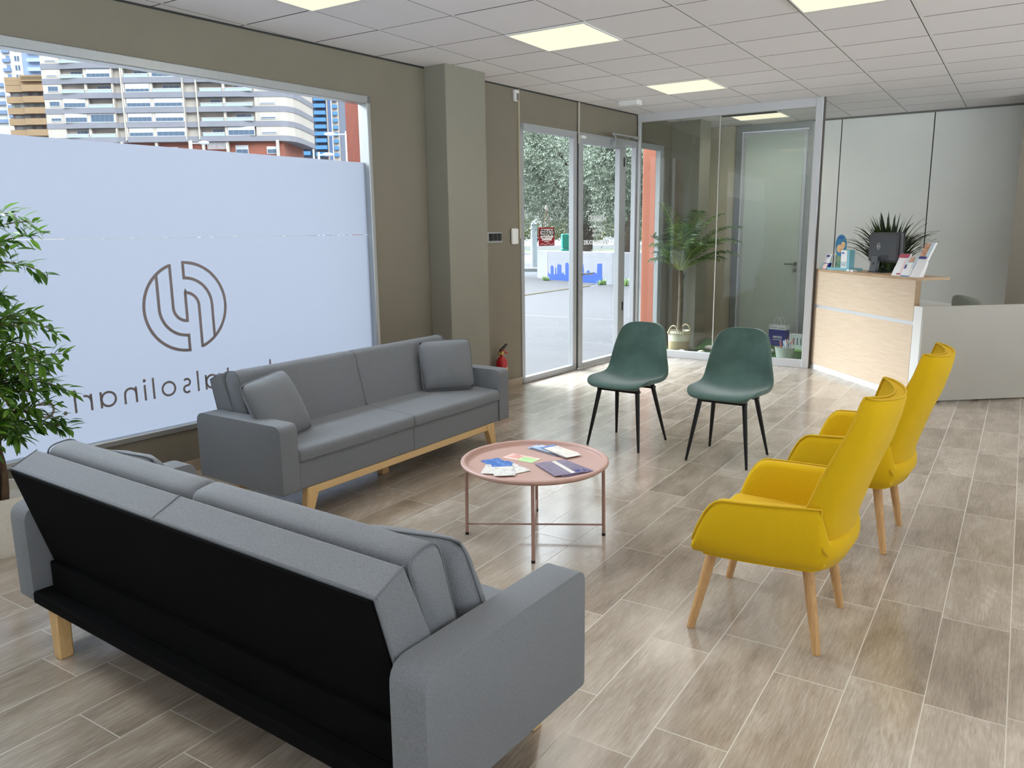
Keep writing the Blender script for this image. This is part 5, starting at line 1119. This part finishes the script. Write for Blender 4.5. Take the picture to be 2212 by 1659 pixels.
# olive trees behind the wall
M_ol = leaf_mat('olive_leaves', (82, 94, 78), (162, 172, 152), 0.08, 0.7); M_bark = mat('olive_bark', (70, 60, 52), 0.95, noise=0.3, nscale=6, bump=0.6, bscale=14)
def olive(label, base, lean, crowns, seed, nspray):
    t = thing('olive_tree', label, 'tree', base, 0, 'olive trees behind the planter wall'); r = random.Random(seed)
    bm = NB(); top = Vector((lean[0], lean[1], 2.3)); add_tube(bm, [(0, 0, -0.1), (0.12*lean[0], 0.1*lean[1], 0.3), (0.45*lean[0], 0.4*lean[1], 1.0), (0.8*lean[0], 0.8*lean[1], 1.7), tuple(top)], [0.36, 0.27, 0.22, 0.20, 0.16], 12)
    for c, rad in crowns:
        cc = Vector(c); add_tube(bm, [tuple(top), tuple(top.lerp(cc, .5)+Vector((0.1, 0, -.1))), tuple(cc)], [0.12, 0.08, 0.03], 8)
        for q in range(9):
            e = cc+Vector((r.uniform(-1, 1)*rad[0], r.uniform(-1, 1)*rad[1], r.uniform(-.9, .8)*rad[2]))*0.85; add_tube(bm, [tuple(top.lerp(cc, .6)), tuple(cc.lerp(e, .5)+Vector((0, 0, .15))), tuple(e)], [0.05, 0.03, 0.008], 5)
    obj('trunk', bm, M_bark, t, True)
    V, Fc = [], []
    for c, rad in crowns:
        cc = Vector(c)
        for k in range(nspray):
            u = Vector((r.gauss(0, 1), r.gauss(0, 1), r.gauss(0, 1))).normalized(); q = r.uniform(0.35, 1)**0.6
            lob = 1+0.16*math.sin(u.x*7+seed)+0.14*math.sin(u.z*9+u.y*5)
            p = cc+Vector((u.x*rad[0], u.y*rad[1], u.z*rad[2]))*q*lob; d = (u*0.9+Vector((r.uniform(-1, 1), r.uniform(-1, 1), r.uniform(-.9, .7)))).normalized(); L = r.uniform(.25, .5); a1 = d.orthogonal().normalized(); a2 = d.cross(a1)
            for i in range(9):
                f = i/9; a = i*2.4; o_ = a1*math.cos(a)+a2*math.sin(a); dd = (d*0.8+o_*0.8).normalized(); s = dd.cross(d).normalized()*0.0135; pp = p+d*L*f; l = 0.105*(1.1-f*.4); b0 = len(V)
                V += [tuple(pp), tuple(pp+dd*l*.5+s), tuple(pp+dd*l), tuple(pp+dd*l*.5-s)]; Fc.append((b0, b0+1, b0+2, b0+3))
    raw('foliage', V, Fc, M_ol, t)
olive('leaning olive tree behind the door leaf glass and right end of the white wall', (-10.45, 22.0, 0), (0.62, 0.3), [((0.2, 0.6, 3.65), (1.9, 1.6, 2.1)), ((2.3, 0.3, 3.8), (1.7, 1.5, 2.2))], 3, 5200)
olive('grey green olive tree behind the fixed entrance pane and the left of the white wall', (-12.3, 23.6, 0), (0.05, 0.3), [((-0.7, 0.1, 3.8), (2.0, 1.7, 2.35)), ((-3.2, 0.4, 4.1), (1.8, 1.6, 2.4)), ((0.9, 1.8, 3.9), (1.9, 1.5, 2.3))], 5, 4600)

olive('farther olive tree filling the gap between the other two crowns', (-17.5, 32.0, 0), (0.1, 0.2), [((-2.4, 0, 4.3), (2.6, 1.6, 3.0)), ((1.2, 0.2, 4.1), (2.6, 1.6, 2.8)), ((4.4, 0.8, 4.0), (2.4, 1.6, 2.8))], 9, 3600)

# street furniture
t = thing('street_post', 'pale grey concrete post standing left of the white planter wall', 'post', (-16.48, 27.34, GZ))
bm = NB(); add_tube(bm, [(0, 0, 0), (0, 0, 0.25), (0, 0, 1.78)], [0.17, 0.13, 0.125], 16); obj('shaft', bm, mat('galvanised_post', (150, 152, 157), 0.6, noise=0.05, nscale=4), t, True, auto=40)
bm = NB(); add_lathe(bm, [(0, 1.92), (0.07, 1.90), (0.11, 1.80), (0.11, 1.78), (0, 1.78)], 14); obj('cap', bm, M_aluW, t)
t = thing('recycling_container', 'turquoise recycling container standing behind the planter wall by the road', 'container', (-14.33, 26.41, GZ), R(32))
M_tq = mat('turquoise_plastic', (38, 178, 154), 0.5); bm = NB(); add_box(bm, (-0.35, -0.4, 0.08), (0.75, 0.5, 0.86), 0.03, 2); obj('body', bm, M_tq, t)
bm = NB(); add_box(bm, (-0.33, -0.38, 0.88), (0.73, 0.48, 1.40), 0.04, 2); obj('hood', bm, M_tq, t)
for k in (-0.2, 0.6):
    bm = NB(); add_tube(bm, [(k, -0.35, 0.09), (k, -0.25, 0.09)], 0.09, 12); obj('wheel', bm, M_blackm, t)

# orange arcade columns
M_or = mat('orange_render', (166, 98, 76), 0.9, noise=0.05, nscale=3, bump=0.4, bscale=30)
bm = NB(); a = wf(-1.62, 9.265); add_box(bm, (0, 0, GZ), (0.32, 0.5, 3.6), 0.01, 1)
for z in (1.0, 1.55, 2.1): pass
o = obj('arcade_column', bm, M_or, None, False, (a.x-0.005, a.y-0.09, 0), R(-4)); tag(o, 'orange rendered column outside, seen behind the palm and the glass partition', 'column')
bm = NB(); add_box(bm, (-0.56, 2.075, GZ), (-0.105, 2.6, 3.6), 0.01, 1); o = obj('arcade_column', bm, mat('brick_red_render', (124, 62, 46), 0.9, noise=0.12, nscale=14, bump=0.6, bscale=30, stretch=(1, 1, 0.3)), None, False, tuple(W0), WR); tag(o, 'brick red rendered column just outside the right end of the shop window', 'column')

bm = NB(); add_box(bm, (-1.0, 3.0, 2.95), (-0.10, 11.0, 3.2)); struct('added_shade_slab', bm, mat('shade_slab_pale', (200, 198, 194), 0.9), **WL)  # unseen slab added to cut high sky light at the entrance

# parked car glimpsed past the column
t = thing('parked_car', 'pale blue parked car across the road, glimpsed between the partition post and the orange column', 'car', fr(14.6, 50.0, GZ), YAW+R(8))
bm = NB(); add_prism(bm, rounded_poly([(-2.1, 0.28), (2.1, 0.28), (2.15, 0.75), (1.3, 0.92), (-1.9, 0.95), (-2.15, 0.7)], 0.08, 3), 'y', -0.85, 0.85, 0.06, 2); obj('body', bm, mat('pale_blue_paint', (150, 174, 204), 0.3, 0.2), t, True, auto=40)
bm = NB(); add_prism(bm, rounded_poly([(-1.7, 0.93), (0.95, 0.93), (0.3, 1.42), (-1.25, 1.45)], 0.1, 3), 'y', -0.72, 0.72, 0.05, 2); obj('cabin', bm, mat('tinted_car_glass', (72, 88, 104), 0.15), t, True, auto=40)
for x in (-1.3, 1.3):
    for y in (-0.8, 0.8): bm = NB(); add_tube(bm, [(x, y-0.1, 0.31), (x, y+0.1, 0.31)], 0.31, 20); obj('wheel', bm, M_blackm, t)
# rough stones beside the orange column
for k, (s, d_, z0) in enumerate(((0, 0, 0.0), (0.1, 0.05, 0.34))):
    bm = NB(); add_box(bm, (-0.5, -0.3, 0), (0.5, 0.3, 0.32), 0.07, 2); o = obj('stone_block', bm, mat('grey_stone', (134, 132, 124), 0.95, noise=0.2, nscale=5, bump=0.8, bscale=8), None, False, fr(10.15+s, 22.9+d_, GZ+z0), YAW+k*0.1); tag(o, ['rough grey stone block outside left of the orange column, lower one', 'rough grey stone block outside left of the orange column, upper one'][k], 'stone block', 'stone blocks')

# street lamps in front of the flats
def street_lamp(label, td, dist, ztop, side, L):
    b = fr(td, dist, GZ); t = thing('street_lamp', label, 'street lamp', b, YAW, 'street lamps across the road')
    m = mat('lamp_white', (206, 210, 222), 0.5); bm = NB(); add_tube(bm, [(0, 0, 0), (0, 0, ztop+0.15)], [0.09, 0.05], 10); obj('pole', bm, m, t, True)
    bm = NB(); add_tube(bm, [(0, 0, ztop), (side*L, 0, ztop)], 0.03, 8); obj('arm', bm, m, t)
    bm = NB(); add_lathe_e(bm, (side*L, 0, ztop+0.02), 0.30, 0.14, 0.10, 14, 8); obj('lamp_head', bm, m, t, True)
street_lamp('street lamp with its head to the right, in front of the beige flats', -17.4, 45, 6.45, 1, 0.7)
street_lamp('street lamp with its head to the left, beside the rust red column', -8.9, 45, 6.82, -1, 0.9)
street_lamp('lowest street lamp, in front of the blue tower, head to the right', -10.45, 45, 5.75, 1, 0.5)

# ---- buildings seen above the film
def B0(D, t0=0): p = fr(t0, D); return (p[0], p[1], 0)
M_bw = mat('beige_render_far', (218, 207, 194), 0.9, noise=0.04, nscale=0.3); M_band = mat('grey_band_far', (152, 152, 160), 0.9, noise=0.05, nscale=0.4); M_pier = mat('cream_pier_far', (222, 210, 196), 0.9)
M_shut = mat('white_shutter_far', (240, 241, 245), 0.6); M_wing = mat('window_glass_far', (96, 118, 142), 0.2); M_rail = mat('glass_rail_far', (196, 214, 216), 0.3); M_brick = mat('brick_far', (176, 104, 84), 0.9)
flats = thing('apartment_building', 'large beige apartment block with grey floor bands and white balconies across the street', 'building', B0(160, 0), YAW)
X0, X1 = -89.4, -44.1; PI_ = 2.735; ZB = 23.0
bm = NB(); add_box(bm, (X0, 0.75, 19.6), (X1, 16, 44)); add_box(bm, (X0, 0, 19.6), (-85.8, 1.7, 44)); add_box(bm, (-49.0, 0, 19.6), (X1, 1.7, 44)); add_box(bm, (-75.9, 0.6, 19.6), (-74.1, 1.7, 44)); add_box(bm, (-62.5, 0.6, 19.6), (-59.9, 1.7, 44)); obj('facade', bm, M_bw, flats)
bm = NB(); add_prism(bm, [(X1-0.01, 0), (-43.0, 0.6), (-42.1, 2.2), (-41.7, 5.0), (-41.6, 16), (X1-0.01, 16)], 'z', 19.6, 44); obj('rounded_corner', bm, M_bw, flats)
for k in range(-1, 8):
    z = ZB+PI_*k; bm = NB(); pl = [(X0-0.05, -0.08), (-86.2, -0.08), (-81, -0.7), (-75.9, -0.7), (-75.5, -0.1), (-74.1, -0.1), (-73.8, -0.6), (-62.6, -0.6), (-62.2, -0.1), (-60, -0.1), (-59.6, -0.7), (-52, -0.7), (-49, -0.08), (X1, -0.08), (-42.95, 0.55), (-42.0, 2.2), (-41.6, 5.0), (-41.5, 16), (X0-0.05, 16)]
    add_prism(bm, pl, 'z', z-1.02, z); obj('floor_band', bm, M_band, flats)
bm = NB(); add_box(bm, (X0, 0.75, 15.0), (X1, 16, 19.7)); obj('brick_storey', bm, M_brick, flats); bm = NB(); add_box(bm, (X0, 1.0, -1), (X1, 16, 15.0)); obj('ground_storeys', bm, mat('grey_render_far', (170, 172, 168), 0.9), flats)
for x in (-88.9, -81.0, -75.2, -68.5, -62.0, -59.4, -54.7, -45.0):
    bm = NB(); add_box(bm, (x-0.25, -0.4, -1), (x+0.25, 0.2, 44) if x in (-81.0, -68.5, -54.7) else (x+0.25, 0.2, 19.4)); obj('pier', bm, M_pier, flats)
bm = NB()
for x in (-75.9, -74.1, -73.75, -62.5, -59.9): add_box(bm, (x-0.14, -0.5, 19.6), (x+0.14, 0.9, 44))
obj('slender_piers', bm, M_pier, flats)
def bwin(x0, x1, z0, z1, y, shut=0.0, parent=None, n=2):
    parent = parent or flats
    f = boxobj('window', (x0, y-0.1, z0), (x1, y, z1), M_shut, parent)
    bm = NB(); wd = (x1-x0-0.2)/n
    for i in range(n): add_box(bm, (x0+0.12+i*wd, y-0.13, z0+0.12), (x0+0.08+(i+1)*wd, y-0.05, z1-0.1-(z1-z0-0.3)*shut))
    obj('pane', bm, M_wing, f)
for k in range(0, 5):
    z = ZB+PI_*k
    bwin(-88.5+0.1*k*0, -86.4, z+0.35, z+1.4, 0, (0.5, 0.05, 0.0, 0.97, 0.97)[k], None, 3); bwin(-48.0, -45.0, z+0.35-PI_, z+1.35-PI_, 0, (0.9, 0.8, 0.97, 0.97, 0.97)[k])
BAYS = ((-85.6, -81.3), (-80.7, -76.1), (-73.5, -68.8), (-68.2, -62.7), (-59.2, -55.0), (-54.4, -49.2))
ENC = {(0, 0): .45, (0, 1): .1, (1, 0): .5, (3, 1): .6, (0, 2): .5, (1, 2): .6, (2, 2): .7, (0, 3): .6, (1, 3): .6, (3, 3): 0., (3, 4): 0., (-1, 5): .4, (-1, 2): .6, (-1, 3): .5}
for k in range(-1, 5):
    for b, (a_, c_) in enumerate(BAYS):
        z = ZB+PI_*k
        if (k, b) in ENC: bwin(a_, c_, z+0.05, z+1.68, -0.3, ENC[(k, b)], None, 5)
        else:
            o = boxobj('balcony_rail', (a_, -0.55, z+0.02), (c_, -0.45, z+0.52), M_rail, flats); boxobj('handrail', (a_-0.1, -0.6, z+0.55), (c_+0.1, -0.42, z+0.66), M_shut, o)
            if (k+b) % 2: bwin(a_+1.4, c_-0.6, z+0.05, z+1.45, 0.73, 0.0, None, 3)
bwin(-53.5, -51.0, 16.9, 18.6, 0.7, .5); bwin(-47.4, -45.4, 16.9, 18.3, 0.7, .4); bwin(-66.5, -64.8, 17.0, 18.4, 0.7, .4)
bm = NB()
for i in range(15): add_prism(bm, [(-58.6+i*0.25, 19.2), (-58.6+i*0.25+0.12, 19.2), (-58.6+i*0.25+0.12, 17.8), (-58.6+i*0.25, 17.8)], 'y', -0.3-0.0*i, -0.25)
obj('striped_awning', bm, M_shut, flats)

bb = thing('apartment_building', 'ochre brown apartment block with wide balcony bands at the left of the window view', 'building', B0(205, 0), YAW)
M_och = mat('ochre_render_far', (176, 146, 110), 0.9, noise=0.05, nscale=.5); M_brw = mat('brown_blinds_far', (112, 100, 102), 0.8); M_crm = mat('cream_render_far', (226, 208, 184), 0.9)
bm = NB(); add_box(bm, (-123.5, 1.5, -1), (-108, 20, 38.3)); obj('facade', bm, M_crm, bb)
for k in range(6):
    z = 26.4+2.62*k+0.4; bm = NB(); add_prism(bm, [(-124, 0.3), (-120, 0.3), (-119.4, -0.6), (-108, -0.6), (-108, 20), (-124, 20)], 'z', z-0.65, z+0.85 if k < 5 else z+0.2); obj('balcony_band', bm, M_och, bb)
    if k < 4:
        f = boxobj('window', (-123.3, 0.9, z+0.85), (-108.2, 1.2, z+1.95), [M_brw, M_brw, mat('pale_blind_far', (150, 158, 156), 0.6), M_brw][k], bb)
        bm = NB()
        for i in range(6): add_box(bm, (-122.6+i*2.4, 0.85, z+0.95), (-121.2+i*2.4, 0.95, z+1.85))
        obj('pane', bm, mat('dim_glass_far', (112, 116, 120), 0.3), f)
bm = NB(); add_box(bm, (-119.6, -0.6, 39.0), (-108, 20, 40.4)); add_box(bm, (-124, 0.3, 38.2), (-108, 20, 39.3)); obj('parapet', bm, M_och, bb)

tw = thing('apartment_tower', 'tall white and light blue apartment tower far behind the ochre block', 'building', B0(300, 0), YAW)
M_tw = mat('white_render_far', (240, 236, 230), 0.9); M_tb = mat('light_blue_far', (168, 190, 224), 0.8); M_tbl = mat('blue_window_far', (132, 156, 190), 0.4)
bm = NB(); add_box(bm, (-181.5, 0, -1), (-174.0, 20, 84)); add_box(bm, (-190, 3, -1), (-181.5, 20, 57)); obj('white_shaft', bm, M_tw, tw)
bm = NB(); add_box(bm, (-174.0, 0.5, -1), (-158, 20, 84)); obj('blue_shaft', bm, M_tb, tw)
for k in range(12):
    z = 44+3.15*k
    bm = NB(); add_box(bm, (-180.6, -0.9, z), (-178.0, 0.2, z+1.1)); add_box(bm, (-179.6, -0.1, z+1.1), (-178.2, 0.1, z+2.3)); obj('balcony', bm, M_tbl, tw)
    f = boxobj('window', (-176.6, -0.12, z+0.4), (-174.7, 0, z+2.2), M_shut, tw); bm = NB(); add_box(bm, (-176.5, -0.2, z+0.5), (-175.8, -0.05, z+2.1)); add_box(bm, (-175.5, -0.2, z+0.5), (-174.8, -0.05, z+2.1)); obj('pane', bm, M_wing, f)
    if k > 4: bm = NB(); add_box(bm, (-171.8, -0.9, z), (-166, 0.6, z+1.2)); obj('balcony', bm, mat('pale_sky_balcony_far', (190, 208, 236), 0.6), tw)
    if k < 5: bm = NB(); add_box(bm, (-189, 2.2, z-1.5), (-182.5, 3, z-0.2)); obj('balcony', bm, M_tbl, tw)

bt = thing('apartment_tower', 'slim dark grey tower with bright blue balconies beside the rust red column', 'building', B0(300, 0), YAW)
M_dg = mat('slate_grey_far', (130, 138, 156), 0.8); M_bb = mat('bright_blue_far', (82, 146, 200), 0.5); M_nv = mat('navy_glass_far', (96, 122, 164), 0.3); M_bg = mat('beige_strip_far', (214, 200, 184), 0.9)
bm = NB(); add_box(bm, (-80, 2, -1), (-61.7, 18, 66)); obj('shaft', bm, M_dg, bt)
bm = NB(); add_box(bm, (-78.5, 0.5, -1), (-77.3, 2.2, 66)); add_box(bm, (-65.6, 0.5, -1), (-64.2, 2.2, 66)); obj('navy_glazing', bm, M_nv, bt)
bm = NB(); add_box(bm, (-77.3, 0.8, -1), (-76.2, 2.2, 66)); add_box(bm, (-66.3, 0.8, -1), (-65.6, 2.2, 66)); add_box(bm, (-64.2, 0.8, -1), (-62.0, 2.2, 66)); obj('beige_strip', bm, M_bg, bt)
bm = NB(); add_box(bm, (-71.9, 0.3, -1), (-71.3, 2.2, 66)); add_box(bm, (-64.5, 0.4, -1), (-64.1, 2.2, 66)); obj('white_fin', bm, M_shut, bt)
for k in range(14):
    z = 29.6+2.42*k; bm = NB(); add_box(bm, (-76.7, -0.6, z), (-72.6, 2.2, z+1.35)); obj('balcony', bm, M_bb, bt); bm = NB(); add_box(bm, (-70.5, -0.6, z-0.4), (-66.4, 2.2, z+0.95)); obj('balcony', bm, M_bb, bt); bm = NB(); add_box(bm, (-63.8, -0.2, z-0.6), (-62.2, 2.2, z+0.6)); obj('balcony', bm, M_bb, bt)
